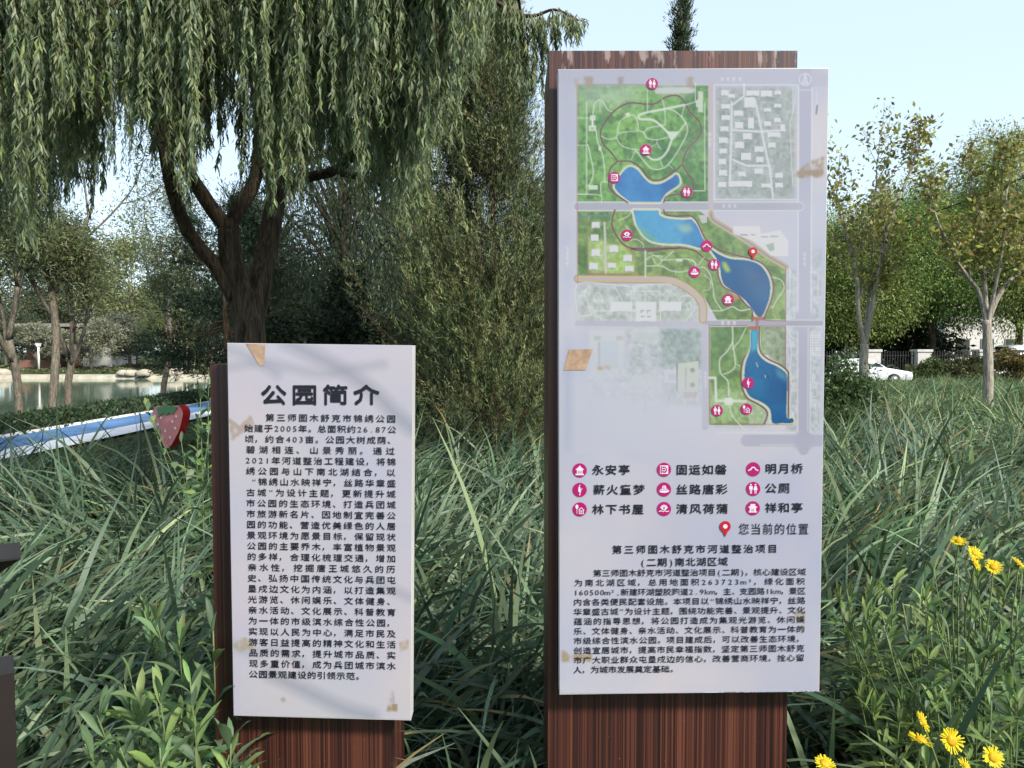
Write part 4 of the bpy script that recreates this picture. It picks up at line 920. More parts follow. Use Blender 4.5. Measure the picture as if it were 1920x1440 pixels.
# ------------------------------------------------------------------ conifers between the signs
def conifer(name, label, seed, base, height, rad, nb, cols, plume, per, group=None, bottom=.3, up=.55, leafl=.07, aspect=.16, tr=.09, shape=.8):
    rng = np.random.RandomState(seed); t = thing(name, label, 'tree', base, group); base = np.array(base, float)
    mb = MB(); tube(mb, [base - [0, 0, .1], base + [.03, 0, height * .3], base + [-.02, 0, height * .7], base + [0, 0, height]], [tr, tr * .75, tr * .4, .008], 8)
    A_ = []; D_ = []; K_ = []
    bough = [(rng.rand() ** (1.3 if rad > .5 else .75), rng.rand() * 6.283, .78 + .45 * rng.rand()) for _ in range(nb // 8 if rad > .5 else nb // 2)]
    for k in range(nb):
        q0, az0, ex = bough[k % len(bough)]; q = min(.985, max(0, q0 + rng.normal() * .022)); z = bottom + (height - bottom) * q
        prof = rad * (1 - q) ** shape * ex * (.82 + .25 * rng.rand()) * min(1, .74 + q * 3.0) + .06
        az = az0 + rng.normal() * .26; o = np.array([math.cos(az), math.sin(az), 0])
        st = base + [0, 0, z]; e = st + o * prof + np.array([0, 0, prof * up * (.5 + .9 * rng.rand()) - .12 * (1 - q)])
        mid = (st + e) / 2 + [0, 0, -.12 * prof]; s = spline([st, mid, e], 5)
        if k % 3 == 0: tube(mb, s, np.linspace(.006 + .004 * (1 - q), .002, len(s)), 4, cap=False)
        for w_ in range(plume):
            f = .45 + .55 * rng.rand(); p = s[int(f * (len(s) - 1))] + rng.normal(size=3) * .07 * (.3 + prof)
            A_.append(p); K_.append(k); D_.append(unit(o * .55 + np.array([0, 0, up + .25]) + rng.normal(size=3) * .42))
    A_ = np.array(A_); D_ = np.array(D_); n = len(A_)
    # each plume is a feathery spray: scale-leaf sprigs set along a short axis
    f = rng.rand(n, per); pl = ((.18 + .26 * rng.rand(n)) * (.22 + .78 * min(1, rad)))[:, None]
    pos = A_[:, None] + D_[:, None] * (f * pl)[..., None] + rng.normal(size=(n, per, 3)) * .013
    dirs = D_[:, None] + rng.normal(size=(n, per, 3)) * .33
    pc = tints(nb, cols, rng, .3)[np.array(K_)] * (1 + .15 * rng.normal(size=(n, 1))); c = np.repeat(pc[:, None], per, 1) * (1 + .12 * rng.normal(size=(n, per, 1)))
    cr = MB(); sz = leafl * (.6 + .8 * rng.rand(n * per))
    leaves(cr, pos.reshape(-1, 3), dirs.reshape(-1, 3), sz, sz * aspect, np.clip(c.reshape(-1, 3), .004, .5), rng, False)
    mb.build('trunk', M_BARKR, t); cr.build('crown', M_NEEDLE, t); return t
JC = [(.145, .175, .075), (.095, .125, .055), (.205, .225, .10), (.055, .078, .04)]
b = P(925, 700, 9.0); conifer('juniper_tree', 'broad olive green juniper with brown trunk standing between the two signs', 31, (b[0], 9.0, 0), 5.6, 1.5, 1250, JC, 8, 32, bottom=.30, tr=.05, leafl=.046, aspect=.15, shape=.95, up=.85)
b = P(1272, 700, 11.5); conifer('slender_conifer', 'slender dark conifer with only its tip above the map sign', 32, (b[0], 11.5, 0), 7.05, .49, 420, [(.035, .06, .03), (.05, .075, .035)], 5, 9, up=1.3, leafl=.08, shape=1.5)
b = P(1035, 700, 10.6); conifer('juniper_tree', 'dark shaded juniper half behind the left edge of the map sign', 33, (b[0], 10.6, 0), 4.3, 1.0, 260, [(.04, .05, .022), (.055, .06, .026)], 8, 13, bottom=.25)
b = P(425, 700, 12.5); conifer('arborvitae', 'dark green flat layered evergreen left of the willow trunk', 34, (b[0], 12.5, 0), 4.1, 1.35, 240, [(.022, .045, .024), (.03, .055, .03)], 8, 12, bottom=1.5, up=.05, leafl=.08, shape=.5)

# ------------------------------------------------------------------ dark shrubs and willows in the shade behind
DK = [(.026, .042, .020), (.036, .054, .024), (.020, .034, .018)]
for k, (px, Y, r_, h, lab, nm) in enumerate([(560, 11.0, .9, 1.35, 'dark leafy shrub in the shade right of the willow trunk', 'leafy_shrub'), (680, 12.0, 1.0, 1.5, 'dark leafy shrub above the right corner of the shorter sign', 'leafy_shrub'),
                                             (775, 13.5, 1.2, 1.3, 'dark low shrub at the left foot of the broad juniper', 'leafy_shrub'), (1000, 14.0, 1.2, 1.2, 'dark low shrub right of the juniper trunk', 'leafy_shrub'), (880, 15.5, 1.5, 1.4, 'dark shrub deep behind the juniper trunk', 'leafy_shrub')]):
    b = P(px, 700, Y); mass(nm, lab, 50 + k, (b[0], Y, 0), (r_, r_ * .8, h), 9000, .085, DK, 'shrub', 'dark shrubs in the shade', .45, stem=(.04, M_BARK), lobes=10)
def weeper(name, label, seed, px, Y, rad, top, bot, n, cols, group=None, base_z=0., leafl=.09, tr=.14):
    rng = np.random.RandomState(seed); b = P(px, 700, Y); base = np.array([b[0], Y, base_z]); t = thing(name, label, 'tree', base, group)
    mb = MB(); tp = spline([base - [0, 0, .1], base + [.1, 0, top * .35], base + [0, .1, top * .7], base + [.1, 0, top]], 5); tube(mb, tp, np.linspace(tr, tr * .25, len(tp)), 8)
    cr = MB(); P_ = []; D_ = []
    for k in range(n):
        az = rng.rand() * 6.283; q = rng.rand() ** .6; e = base + [rad * q * math.cos(az), rad * q * math.sin(az), top * (1 - .35 * q * q) + rng.normal() * .25]
        if k % 12 == 0: st = tp[int((.5 + .45 * rng.rand()) * (len(tp) - 1))]; tube(mb, spline([st, (st + e) / 2 + [0, 0, .3], e], 5), np.linspace(tr * .3, .01, 11), 5, cap=False)
        ln = (e[2] - base_z - bot) * (.45 + .6 * rng.rand()); m_ = int(ln / .05); z = rng.rand(m_) * ln
        w_ = rng.normal(size=(m_, 3)) * .05; P_.append(e + np.stack([.05 * np.sin(z * 2 + k), .05 * np.cos(z * 2 + k), -z], -1) + w_); D_.append(rng.normal(size=(m_, 3)) * .4 + [0, 0, -1])
    pos = np.concatenate(P_); d = np.concatenate(D_); m_ = len(pos); s = leafl * (.7 + .6 * rng.rand(m_))
    leaves(cr, pos, d, s, s * .2, tints(m_, cols, rng, .22), rng, False)
    mb.build('trunk', M_BARK, t); cr.build('crown', M_LEAF, t); return t
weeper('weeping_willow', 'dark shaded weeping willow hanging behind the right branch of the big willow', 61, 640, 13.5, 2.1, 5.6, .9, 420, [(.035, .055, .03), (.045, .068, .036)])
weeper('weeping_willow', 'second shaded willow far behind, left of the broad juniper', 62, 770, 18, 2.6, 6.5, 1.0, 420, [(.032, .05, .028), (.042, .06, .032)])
for k, (px, Y) in enumerate([(545, 21), (700, 23), (860, 24), (985, 22)]):
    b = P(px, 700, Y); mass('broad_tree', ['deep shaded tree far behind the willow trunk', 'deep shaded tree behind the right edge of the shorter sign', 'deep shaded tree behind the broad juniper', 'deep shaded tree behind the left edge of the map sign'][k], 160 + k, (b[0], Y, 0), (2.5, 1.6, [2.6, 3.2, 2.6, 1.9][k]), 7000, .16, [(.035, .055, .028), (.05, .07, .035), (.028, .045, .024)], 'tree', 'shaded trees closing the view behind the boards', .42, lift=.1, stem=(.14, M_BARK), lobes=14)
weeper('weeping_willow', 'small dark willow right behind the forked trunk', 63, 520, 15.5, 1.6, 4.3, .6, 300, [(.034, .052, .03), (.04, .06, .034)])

# ------------------------------------------------------------------ trees on the near bank of the pond
OLV = [(.12, .145, .06), (.09, .115, .05), (.155, .17, .075)]
nb = dict(per=46, sigma=.24, size=.12, aspect=.22, cols=OLV, droop=.6)
for k, (px, Y, h, seed, lab) in enumerate([(37, 17.0, 2.0, 71, 'leftmost slim tree on the near bank, forking at the far shore line'), (97, 17.9, 3.2, 72, 'straight slim tree with peeling bark in the middle of three on the near bank'),
                                           (122, 18.6, 1.9, 73, 'slim tree with a knot on its trunk, rightmost of three on the near bank'), (304, 24.0, 2.1, 74, 'lone slim tree on the near bank behind the strawberry figure')]):
    b = P(px, 700, Y)
    tree('bank_tree', lab, seed, (b[0], Y, 0), (h, .095 if k != 1 else .10), 4, nb, M_BARKG, 'slim trees along the near bank', kids=(2, 3), spread=.55, ratio=.74, up=.24, wander=.075, tmin=.5, rr=.82)

# ------------------------------------------------------------------ far bank
SIL = [(.20, .21, .14), (.26, .26, .18), (.15, .165, .10)]; GRN = [(.06, .08, .045), (.08, .10, .055)]; YEL = [(.17, .19, .07), (.22, .23, .09), (.13, .16, .06)]
far = [('oleaster_tree', 'silvery oleaster in front of the brick pavilion across the pond', 172, 59.0, (2.9, 1.6, 1.6), SIL, .55, .16), ('oleaster_tree', 'silvery oleaster branch mass before the brick end of the pavilion', 112, 60.0, (1.6, 1.2, 1.2), SIL, .5, .16), ('oleaster_tree', 'pale oleaster bush at the left end of the far shore', 70, 60.5, (1.7, 1.4, 1.0), SIL, 1.5, .16),
       ('broad_tree', 'dark green tree at the left frame edge across the pond', 12, 64, (3.4, 2.5, 2.4), GRN, .6, .2), ('broad_tree', 'grey green tree right of the white pavilion wall', 245, 63, (2.7, 2.2, 2.0), [(.10, .115, .085), (.13, .14, .10)], .8, .2),
       ('broad_tree', 'tall dim tree behind the brick pavilion', 135, 74, (5.0, 3.0, 4.6), [(.075, .095, .05), (.10, .115, .06)], 1.2, .26), ('broad_tree', 'tall tree rising left behind the pavilion roof', 40, 80, (5.0, 3.0, 5.6), [(.085, .10, .055), (.065, .085, .045)], 1.0, .28),
       ('broad_tree', 'large pale yellow green tree far across the pond', 255, 66, (4.6, 3.2, 6.4), YEL, 1.4, .27), ('broad_tree', 'grey green tree far right of the pavilion', 330, 78, (5.0, 3.0, 4.6), GRN, .9, .28), ('broad_tree', 'dense tree behind the thin birches across the pond', 400, 72, (4.0, 3.0, 3.6), [(.08, .10, .05), (.11, .125, .055)], .5, .24)]
for k, (nm, lab, px, Y, rd, cols, lift, sz) in enumerate(far):
    b = P(px, 700, Y); mass(nm, lab, 90 + k, (b[0], Y, .35), rd, 5200, sz, cols, 'tree', 'trees across the pond', .4, lift=lift, stem=(.16, M_BARKG), lobes=14)
weeper('weeping_willow', 'sunlit yellow green willow drooping on the far shore', 64, 356, 57, 2.6, 7.2, .8, 300, YEL, None, .2, .16, .12)
weeper('weeping_willow', 'light green willow behind the lone bank tree across the pond', 65, 318, 60, 2.4, 6.2, 1.4, 260, [(.15, .18, .08), (.12, .15, .07)], None, .2, .16, .12)
for k, px in enumerate([330, 341, 349, 363]):
    b = P(px, 700, 56 + k % 2); t = thing('birch_sapling', ['thin white birch stem leftmost on the far shore', 'thin pale birch stem second from the left on the far shore', 'thin leaning birch stem on the far shore', 'thin white birch stem rightmost on the far shore'][k], 'tree', (b[0], 56 + k % 2, .1), 'birch stems across the pond')
    mb = MB(); tube(mb, spline([(b[0], 56 + k % 2, 0), (b[0] + .05 * k, 56 + k % 2, 1.5), (b[0] - .1 + .1 * k, 56 + k % 2, 3.2)], 4), np.linspace(.055, .03, 9), 5)
    mb.build('trunk', plain('birch_bark', (.5, .48, .43), .8, scale=9, var=.3), t)
    rg = np.random.RandomState(k); n = 260; c = MB(); leaves(c, np.array([b[0] + .1 * k, 56 + k % 2, 3.3]) + rg.normal(size=(n, 3)) * [.35, .35, .6], rg.normal(size=(n, 3)) + [0, 0, -.6], .14, .06, tints(n, YEL, rg, .2), rg, False); c.build('crown', M_LEAF, t)
# row of trees closing the view beyond the pond
for k in range(9):
    x = -88 + k * 9.5; rg = np.random.RandomState(200 + k)
    mass('broad_tree', ['dim tree of the far treeline, %s' % w for w in ('outermost left beyond the frame edge', 'beyond the left frame edge', 'just at the left frame edge', 'behind the leftmost bank tree', 'behind the pavilion', 'above the pavilion wall', 'behind the lone bank tree', 'behind the willow trunk', 'behind the shorter sign')][k], 200 + k, (x, 92 + 6 * rg.rand(), .4), (6.5, 3.5, 4.2 + 2 * rg.rand()), 3000, .42, [(.07, .09, .05), (.085, .10, .058), (.06, .08, .045)], 'tree', 'far treeline beyond the pond', .5, lift=.2, stem=(.2, M_BARK), lobes=12)

# ------------------------------------------------------------------ right side trees
YG = [(.25, .27, .06), (.20, .23, .06), (.31, .29, .065), (.14, .17, .05), (.21, .16, .05)]
sp = dict(per=3, sigma=.17, size=.12, aspect=.5, cols=YG, droop=.35, var=.2)
def forked(label, seed, Y, trunk, r0, limbs_, L_, maxd, per):
    rng = np.random.RandomState(seed); b = P(trunk[0][0], 700, Y); base = np.array([b[0], Y, 0.]); t = thing('pale_trunk_tree', label, 'tree', base, 'pale trunked street trees'); mb = MB(); out = []
    tp = np.concatenate([[base - [0, 0, .1]], np.array([P(x, y, Y) for x, y in trunk])]); s = spline(tp, 6); tube(mb, s, np.linspace(r0 * 1.1, r0 * .9, len(s)), 10)
    for k, l in enumerate(limbs_):
        pts = np.array([P(x, y, Y + dy) for x, y, dy in l[0]]); s = spline(np.concatenate([tp[-1:] - [0, 0, .08], pts]), 6); rad = np.linspace(r0 * l[1], r0 * l[1] * .5, len(s)); tube(mb, s, rad, 8)
        d = unit(s[-1] - s[-4]); grow(mb, rng, s[-1], d, L_, rad[-1], 2, maxd, (2, 3), .42, .80, .2, .09, out, 8, .3, .7)
        for q in range(5):
            i_ = int(len(s) * (.35 + .12 * q)); az = rng.rand() * 6.283
            if i_ < len(s): grow(mb, rng, s[i_], unit(d + .7 * np.array([math.cos(az), math.sin(az), .3])), L_ * .75, rad[i_] * .45, 3, maxd, (2, 3), .45, .8, .2, .1, out, 8, .3, .7)
    mb.build('trunk', M_BARKP, t); crown_from(out, rng, per, .15, .12, .5, YG, .35, .2).build('crown', M_LEAF, t)
forked('slim tree with pale forked trunk beside the white car, thin leaves against the sky', 111, 17.5, [(1619, 690), (1621, 645)], .10, [([(1610, 590, 0), (1606, 520, .1), (1590, 450, .2), (1572, 390, .3)], .62), ([(1634, 580, 0), (1645, 520, -.1), (1660, 440, -.2), (1690, 360, -.3)], .66), ([(1628, 560, .2), (1636, 470, .3), (1640, 380, .4)], .45)], .62, 5, 4)
forked('pale trunked tree at the right, forking high above the fence', 113, 16.0, [(1853, 720), (1852, 650), (1850, 600)], .092, [([(1836, 550, 0), (1815, 520, -.1), (1795, 490, -.2), (1770, 440, -.3)], .55), ([(1846, 530, .1), (1842, 460, .2), (1830, 390, .3)], .6), ([(1872, 555, 0), (1905, 515, .1), (1950, 480, .2), (1985, 430, .2)], .7), ([(1868, 530, -.2), (1880, 460, -.3), (1884, 400, -.4)], .45)], .52, 5, 4)
FT = [(.24, .285, .07), (.18, .23, .06), (.31, .325, .085), (.12, .16, .048)]
for k, (px, Y, rd, lift, lab) in enumerate([(1600, 50, (4.8, 4, 4.6), 2.9, 'feathery yellow green tree behind the white car'), (1745, 51, (6.0, 4.5, 5.6), 2.8, 'wide feathery tree behind the fence pillars'), (1910, 50, (6.6, 4.6, 6.6), 2.8, 'large feathery tree at the right frame edge'), (2030, 53, (6.2, 4.6, 6.0), 2.6, 'feathery tree cut by the right frame edge'), (1480, 53, (5.6, 4, 4.6), 2.6, 'feathery tree hidden mostly by the map sign')]):
    b = P(px, 700, Y); mass('feathery_tree', lab, 120 + k, (b[0], Y, -.25), rd, 42000, .19, [[c[0] * w_, c[1], c[2]] for c in FT for w_ in [(.90, .76, .93, .8, .85)[k]]], 'tree', 'feathery trees behind the fence', .3, lift=lift, stem=(.26, M_BARK), lobes=24, droop=.5)
for k, (px, Y) in enumerate([(1580, 58), (1690, 60), (1800, 74), (1900, 76), (1480, 60)]):
    b = P(px, 700, Y); mass('broad_tree', ['dark tree behind the white car', 'dark tree between the fence pillars, far back', 'dim tree behind the pale building', 'dim tree right behind the pale building', 'dark tree hidden behind the map sign'][k], 140 + k, (b[0], Y, -.25), (6.5, 4, 4.4), 5000, .4, [(.04, .06, .025), (.055, .075, .03)], 'tree', 'dark trees far right', .45, lift=.0, stem=(.2, M_BARK), lobes=14)

# ------------------------------------------------------------------ tall grass (uncountable blades)
def blades(mb, base, az, th0, th1, length, width, segs, tint, rng, tipc=None):
    n = len(base); t = (np.arange(segs) + .5) / segs
    th = th0[:, None] + (th1 - th0)[:, None] * t[None] ** 1.25
    azs = az[:, None] + (rng.normal(size=n) * .35)[:, None] * t[None]
    st = (length / segs)[:, None]
    dx = np.stack([np.cos(azs) * np.sin(th), np.sin(azs) * np.sin(th), np.cos(th)], -1) * st[..., None]
    p = np.concatenate([base[:, None], base[:, None] + np.cumsum(dx, 1)], 1)
    p[..., 2] = np.maximum(p[..., 2], base[:, None, 2] + .02)
    ok = ~np.any((p[..., 1] < SD + .06) & (p[..., 2] > .50) & (((p[..., 0] > pbx0 - .03) & (p[..., 0] < -.30)) | ((p[..., 0] > .07) & (p[..., 0] < .72))), 1)   # nothing grows across the boards
    p, dx, az, width, tint = p[ok], dx[ok], az[ok], width[ok], tint[ok]; n = len(p); tipc = tipc[ok]
    tw = rng.normal(size=n) * .7
    s0 = np.stack([-np.sin(az), np.cos(az), 0 * az], -1)
    u = np.concatenate([dx[:, :1], dx], 1); u = unit(u)
    nn = np.cross(np.broadcast_to(s0[:, None], u.shape), u)
    tt = np.linspace(0, 1, segs + 1)
    a = tw[:, None] * (.5 + tt[None]); s = s0[:, None] * np.cos(a)[..., None] + nn * np.sin(a)[..., None]
    w = (width[:, None] * (np.clip(.55 + tt * 1.6, 0, 1) * np.clip((1 - tt) * 2.2, .02, 1) ** .8)[None])[..., None] / 2
    v = np.stack([p - s * w, p + s * w], 2).reshape(-1, 3)
    k = (np.arange(n) * (segs + 1) * 2)[:, None, None]; j = (np.arange(segs) * 2)[None, :, None]
    f = (k + j + np.array([0, 1, 3, 2])).reshape(-1, 4)
    c = np.repeat(tint, (segs + 1) * 2, 0).reshape(n, segs + 1, 2, 3)
    if tipc is not None: c[tipc, -2:] = np.array([.22, .17, .07])
    mb.add(v, f, 0, c.reshape(-1, 3))
GC = [(.105, .158, .092), (.072, .118, .068), (.145, .20, .118), (.045, .078, .045), (.18, .235, .115)]
def grass_field(name, seed, ylo, yhi, spacing, per, lrange, wrange, segs, cols, xlim, keep, warm=0., lean_amt=.45, wts=(.3, .28, .2, .15, .07)):
    rng = np.random.RandomState(seed)
    yy = np.arange(ylo, yhi, spacing); base = []
    for y in yy:
        x0, x1 = xlim(y); xx = np.arange(x0, x1, spacing)
        base.append(np.stack([xx + rng.uniform(-.5, .5, len(xx)) * spacing, y + rng.uniform(-.5, .5, len(xx)) * spacing], -1))
    base = np.concatenate(base); base = base[keep(base[:, 0], base[:, 1])]
    m_ = len(base); cnt = rng.poisson(per, m_); idx = np.repeat(np.arange(m_), cnt); n = len(idx)
    field = (vnoise(base[:, 0] + 50, base[:, 1] + 50, 1.5, seed + 3, 2) - .5) * 9 + rng.normal(size=m_) * .5   # which way each tussock is swept
    ln = rng.uniform(lrange[0], lrange[1], m_) * (.8 + .5 * vnoise(base[:, 0] + 9, base[:, 1] + 9, 1.1, seed + 5, 2))
    az = field[idx] + rng.normal(size=n) * np.where(rng.rand(n) < .75, .38, 1.4); rad = rng.rand(n) ** .7 * spacing * .38
    b = np.stack([base[idx, 0] + rad * np.cos(az), base[idx, 1] + rad * np.sin(az), ground_z(base[idx, 0], base[idx, 1]) - .02], -1)
    th0 = np.clip(rng.normal(.28, .16, n) + lean_amt * rng.rand(m_)[idx] * .5, 0, .95); th1 = th0 + np.clip(rng.normal(.95, .5, n) + .5 * lean_amt, .1, 2.2)
    L_ = ln[idx] * np.clip(rng.normal(1, .2, n), .4, 1.5); W = rng.uniform(wrange[0], wrange[1], n)
    ct = tints(n, cols, rng, .16, wts) * (1 + .25 * rng.normal(size=(m_, 1)) * .6)[idx]
    yl = rng.rand(n) < .012 + .03 * warm; ct[yl] = np.array([.20, .165, .075]) * (.7 + .5 * rng.rand(yl.sum(), 1))
    mb = MB(); blades(mb, b, az, th0, th1, L_, W, segs, np.clip(ct, .004, .5), rng, rng.rand(n) < .05)
    return tag(mb.build(name, M_GRASS), kind='stuff')
def clear(x, y, m_=.06):
    return ~(((x > pbx0 - m_) & (x < pbx1 + m_) & (y > 1.55) & (y < YF + .22 + m_)) | ((x > .07) & (x < .69) & (y > 1.5) & (y < YM + .3))) & (x > -7.35)
wide = lambda y: (-.72 * y - .5, .72 * y + .5)
grass_field('tall_grass', 301, 1.30, 3.4, .17, 20, (.52, .90), (.014, .029), 8, GC, wide, lambda x, y: clear(x, y) & ((y > 1.9) | (np.abs(x) > .15) | (x < .05)))
grass_field('tall_grass', 302, 3.4, 6.6, .22, 22, (.52, .94), (.015, .030), 7, GC, wide, clear)
grass_field('tall_grass', 303, 6.6, 11.5, .29, 24, (.55, .98), (.017, .032), 6, GC, wide, lambda x, y: clear(x, y) & ((x > -1.9) | (y < 7.4)) & ~((np.abs(x + .3) < .35) & (y > 8.7)) & ((x > -1.9) | (y < 8)) & ((x < 1.0) | (y < 11)) & (y < 10.5))
WARM = [(.118, .182, .078), (.09, .145, .064), (.16, .225, .095), (.058, .096, .045), (.20, .235, .095)]
grass_field('tall_grass', 304, 4.2, 15.5, .34, 22, (.55, .92), (.016, .031), 5, WARM, lambda y: (max(1.6, .38 * y), .72 * y + .6), lambda x, y: clear(x, y), warm=1)
grass_field('lawn_grass', 305, 9, 27, .30, 16, (.07, .14), (.008, .016), 2, [(.05, .09, .035), (.065, .11, .04), (.04, .075, .03), (.08, .12, .045), (.1, .13, .05)], lambda y: (-7.3, .74 * y + .5), lambda x, y: clear(x, y))
grass_field('lawn_grass', 307, 15, 37, .5, 20, (.5, .95), (.022, .04), 2, WARM, lambda y: (4, .74 * y + .5), clear)
grass_field('lawn_grass', 306, 54.8, 70, .8, 22, (.12, .25), (.05, .09), 2, [(.10, .12, .05), (.13, .14, .065), (.08, .10, .04), (.16, .16, .08), (.18, .17, .1)], lambda y: (-56, -13), lambda x, y: x < -12)

# clipped hedge between the track and the pond
rng = np.random.RandomState(9)
for k in range(5):
    y0, y1 = 3 + k * 9.5, 3 + (k + 1) * 9.5; n = 5200
    t = thing('clipped_hedge', ['low dark clipped hedge beside the blue track, stretch %s' % w for w in ('nearest to the camera', 'before the first bank trees', 'passing the three bank trees', 'passing the lone bank tree', 'farthest along the pond')][k], 'hedge', (-9.95, (y0 + y1) / 2, 0), 'clipped hedge stretches along the track')
    yy = y0 + (y1 - y0) * rng.rand(n); th = rng.rand(n) * math.pi
    pos = np.stack([-9.98 + .15 * np.sin(yy * .12) + .45 * np.cos(th) * (.8 + .3 * rng.rand(n)), yy, .03 + .30 * np.sin(th) * (.75 + .4 * rng.rand(n))], -1)
    c = MB(); leaves(c, pos, rng.normal(size=(n, 3)) + [0, 0, .5], .11, .05, tints(n, [(.035, .065, .028), (.05, .085, .035), (.03, .05, .022)], rng, .25), rng, False); c.build('foliage', M_LEAF, t)
    c = MB(); box(c, -10.3, -9.62, y0 + .05, y1 - .05, -.05, .2); c.build('twig_core', plain('hedge_twigs', (.02, .028, .012), .9), t)

# ------------------------------------------------------------------ broad-leaved weeds, some in yellow flower
WG = [(.075, .135, .055), (.095, .16, .065), (.06, .11, .05), (.12, .19, .06)]
def weed(label, seed, base, h, nl, ll, lw, cols=WG, flowers=(), name='leafy_weed', group=None, lean=(0, 0), side=3):
    rng = np.random.RandomState(seed); t = thing(name, label, 'plant', base, group); base = np.array(base, float)
    sm = MB(); lf = MB(); P_ = []; D_ = []; S_ = []
    stems = [(0., 0.)] + [(rng.rand() * 6.28, .25 + .3 * rng.rand()) for _ in range(side + 2)]
    for az, sp_ in stems:
        e = base + [lean[0] * h + sp_ * h * math.cos(az) * .6, lean[1] * h + sp_ * h * math.sin(az) * .6, h * (1 - .3 * sp_)]
        s = spline([base, base + (e - base) * .5 + rng.normal(size=3) * .02 + [0, 0, .03], e], 6)
        tube(sm, s, np.linspace(.0042, .0018, len(s)), 5)
        m_ = int(1.7 * nl * (1 if sp_ == 0 else .7)); q = np.sort(rng.rand(m_)) ** .75
        for k in range(m_):
            f = q[k] * (len(s) - 1.001); i = int(f); p = s[i] + (s[i + 1] - s[i]) * (f - i); a = k * 2.4 + rng.normal() * .3
            el = .25 + 1.0 * q[k] ** 3 + rng.normal() * .2
            P_.append(p); D_.append([math.cos(a) * math.cos(el), math.sin(a) * math.cos(el), math.sin(el)]); S_.append(ll * (1.05 - .45 * q[k] ** 2) * (.75 + .5 * rng.rand()))
    P_ = np.array(P_); D_ = np.array(D_); S_ = np.array(S_); n = len(P_)
    # leaf = arched lance of 4 segments with a raised midrib fold
    d = unit(D_); up = np.array([0, 0, 1.]); s = unit(np.cross(d, up) + rng.normal(size=(n, 3)) * .25); nn = np.cross(s, d)
    ll, lw = ll * 1.22, lw * .9; S_ = S_ * 1.22
    tt = np.array([0, .2, .45, .75, 1.]); ww = np.array([.12, .75, 1., .6, .02]); V = []
    for a, w in zip(tt, ww):
        c = P_ + d * (S_ * a)[:, None] + np.array([0, 0, -1]) * (S_ * .32 * a * a)[:, None]
        hw = (S_ / ll * lw * w / 2)[:, None]
        V += [c - s * hw + nn * hw * .35, c, c + s * hw + nn * hw * .35]
    V = np.stack(V, 1).reshape(-1, 3); k0 = (np.arange(n) * 15)[:, None, None]; jj = (np.arange(4) * 3)[None, :, None]
    f = np.concatenate([(k0 + jj + np.array([0, 1, 4, 3])).reshape(-1, 4), (k0 + jj + np.array([1, 2, 5, 4])).reshape(-1, 4)])
    lf.add(V, f, 0, np.repeat(tints(n, cols, rng, .15), 15, 0))
    for fp in flowers:                                   # stalk, head of many ray petals, centre disc
        fp = np.array(fp, float); st = base + [lean[0] * h, lean[1] * h, h * .72] + rng.normal(size=3) * .02
        tube(sm, spline([st, (st + fp) / 2 + rng.normal(size=3) * .015, fp], 5), np.linspace(.003, .002, 11), 5)
    sm.build('stem', M_STEM, t); lf.build('leaf_foliage', M_LEAF, t)
    for fp in flowers:
        fp = np.array(fp, float); ax = unit(np.array([rng.normal() * .5, -.6 + rng.normal() * .3, .8 + rng.normal() * .2])); r0 = .0185 * (.85 + .3 * rng.rand())
        a1 = unit(np.cross(ax, [1, .1, 0])); a2 = np.cross(ax, a1); hd = MB(); m_ = 60
        th = np.arange(m_) * 2 * math.pi / m_ + rng.normal(size=m_) * .05; o = a1 * np.cos(th)[:, None] + a2 * np.sin(th)[:, None]; sd = np.cross(o, ax)
        ln = r0 * (.72 + .38 * rng.rand(m_))[:, None]; lift = (-.1 + .5 * rng.rand(m_))[:, None]
        b_ = fp + o * r0 * .3; e_ = fp + o * ln + ax * ln * lift * .6; wd = r0 * .052
        v = np.stack([b_ - sd * wd * .6, b_ + sd * wd * .6, e_ + sd * wd, e_ + o * wd * .6, e_ - sd * wd], 1).reshape(-1, 3)
        hd.add(v, (np.arange(m_) * 5)[:, None] + np.array([[0, 1, 2, 3, 4]]), 0, tints(m_ * 5, [(.78, .52, .012), (.74, .45, .01)], rng, .06))
        fo = hd.build('flower', M_FLOWER, t)
        dk = MB(); V = []; nr = 14
        for q, z in ((.46, 0), (.42, .10), (.28, .17), (.12, .20)):
            th = np.arange(nr) * 2 * math.pi / nr; V.append(fp + (a1 * np.cos(th)[:, None] + a2 * np.sin(th)[:, None]) * r0 * q + ax * (r0 * z + .0012))
        i_, j_ = np.meshgrid(np.arange(nr), np.arange(3)); i_ = i_.ravel(); j_ = j_.ravel()
        dk.add(np.concatenate(V), np.stack([j_ * nr + i_, j_ * nr + (i_ + 1) % nr, (j_ + 1) * nr + (i_ + 1) % nr, (j_ + 1) * nr + i_], -1), 0, tints(nr * 4, [(.70, .40, .01), (.60, .30, .008)], rng, .12))
        dk.add(V[-1], np.array([list(range(nr))]), 0, np.array([.6, .3, .01]))
        dk.build('flower_disc', M_FLOWER, fo)
        cp = MB(); tube(cp, [fp - ax * .012, fp - ax * .004, fp + ax * .001], [.003, .0075, .0085], 8); cp.build('bud_cup', M_STEM, fo)
    return t
M_STEM = plain('weed_stem', (.10, .14, .05), .6)
fl = lambda px, py, Y: P(px, py, Y)
gb = lambda px, Y: (P(px, 900, Y)[0], Y, 0)
weed('flowering weed with one yellow bloom at the very top of its clump on the right', 401, gb(1800, 2.05), 1.02, 26, .10, .024, flowers=[fl(1798, 1015, 2.0)], name='flowering_weed', group='yellow flowering weeds')
weed('flowering weed with a close cluster of three yellow blooms, right of the map sign', 402, gb(1840, 1.98), .98, 26, .11, .026, flowers=[fl(1828, 1037, 1.95), fl(1828, 1055, 1.92), fl(1863, 1063, 1.95)], name='flowering_weed', group='yellow flowering weeds')
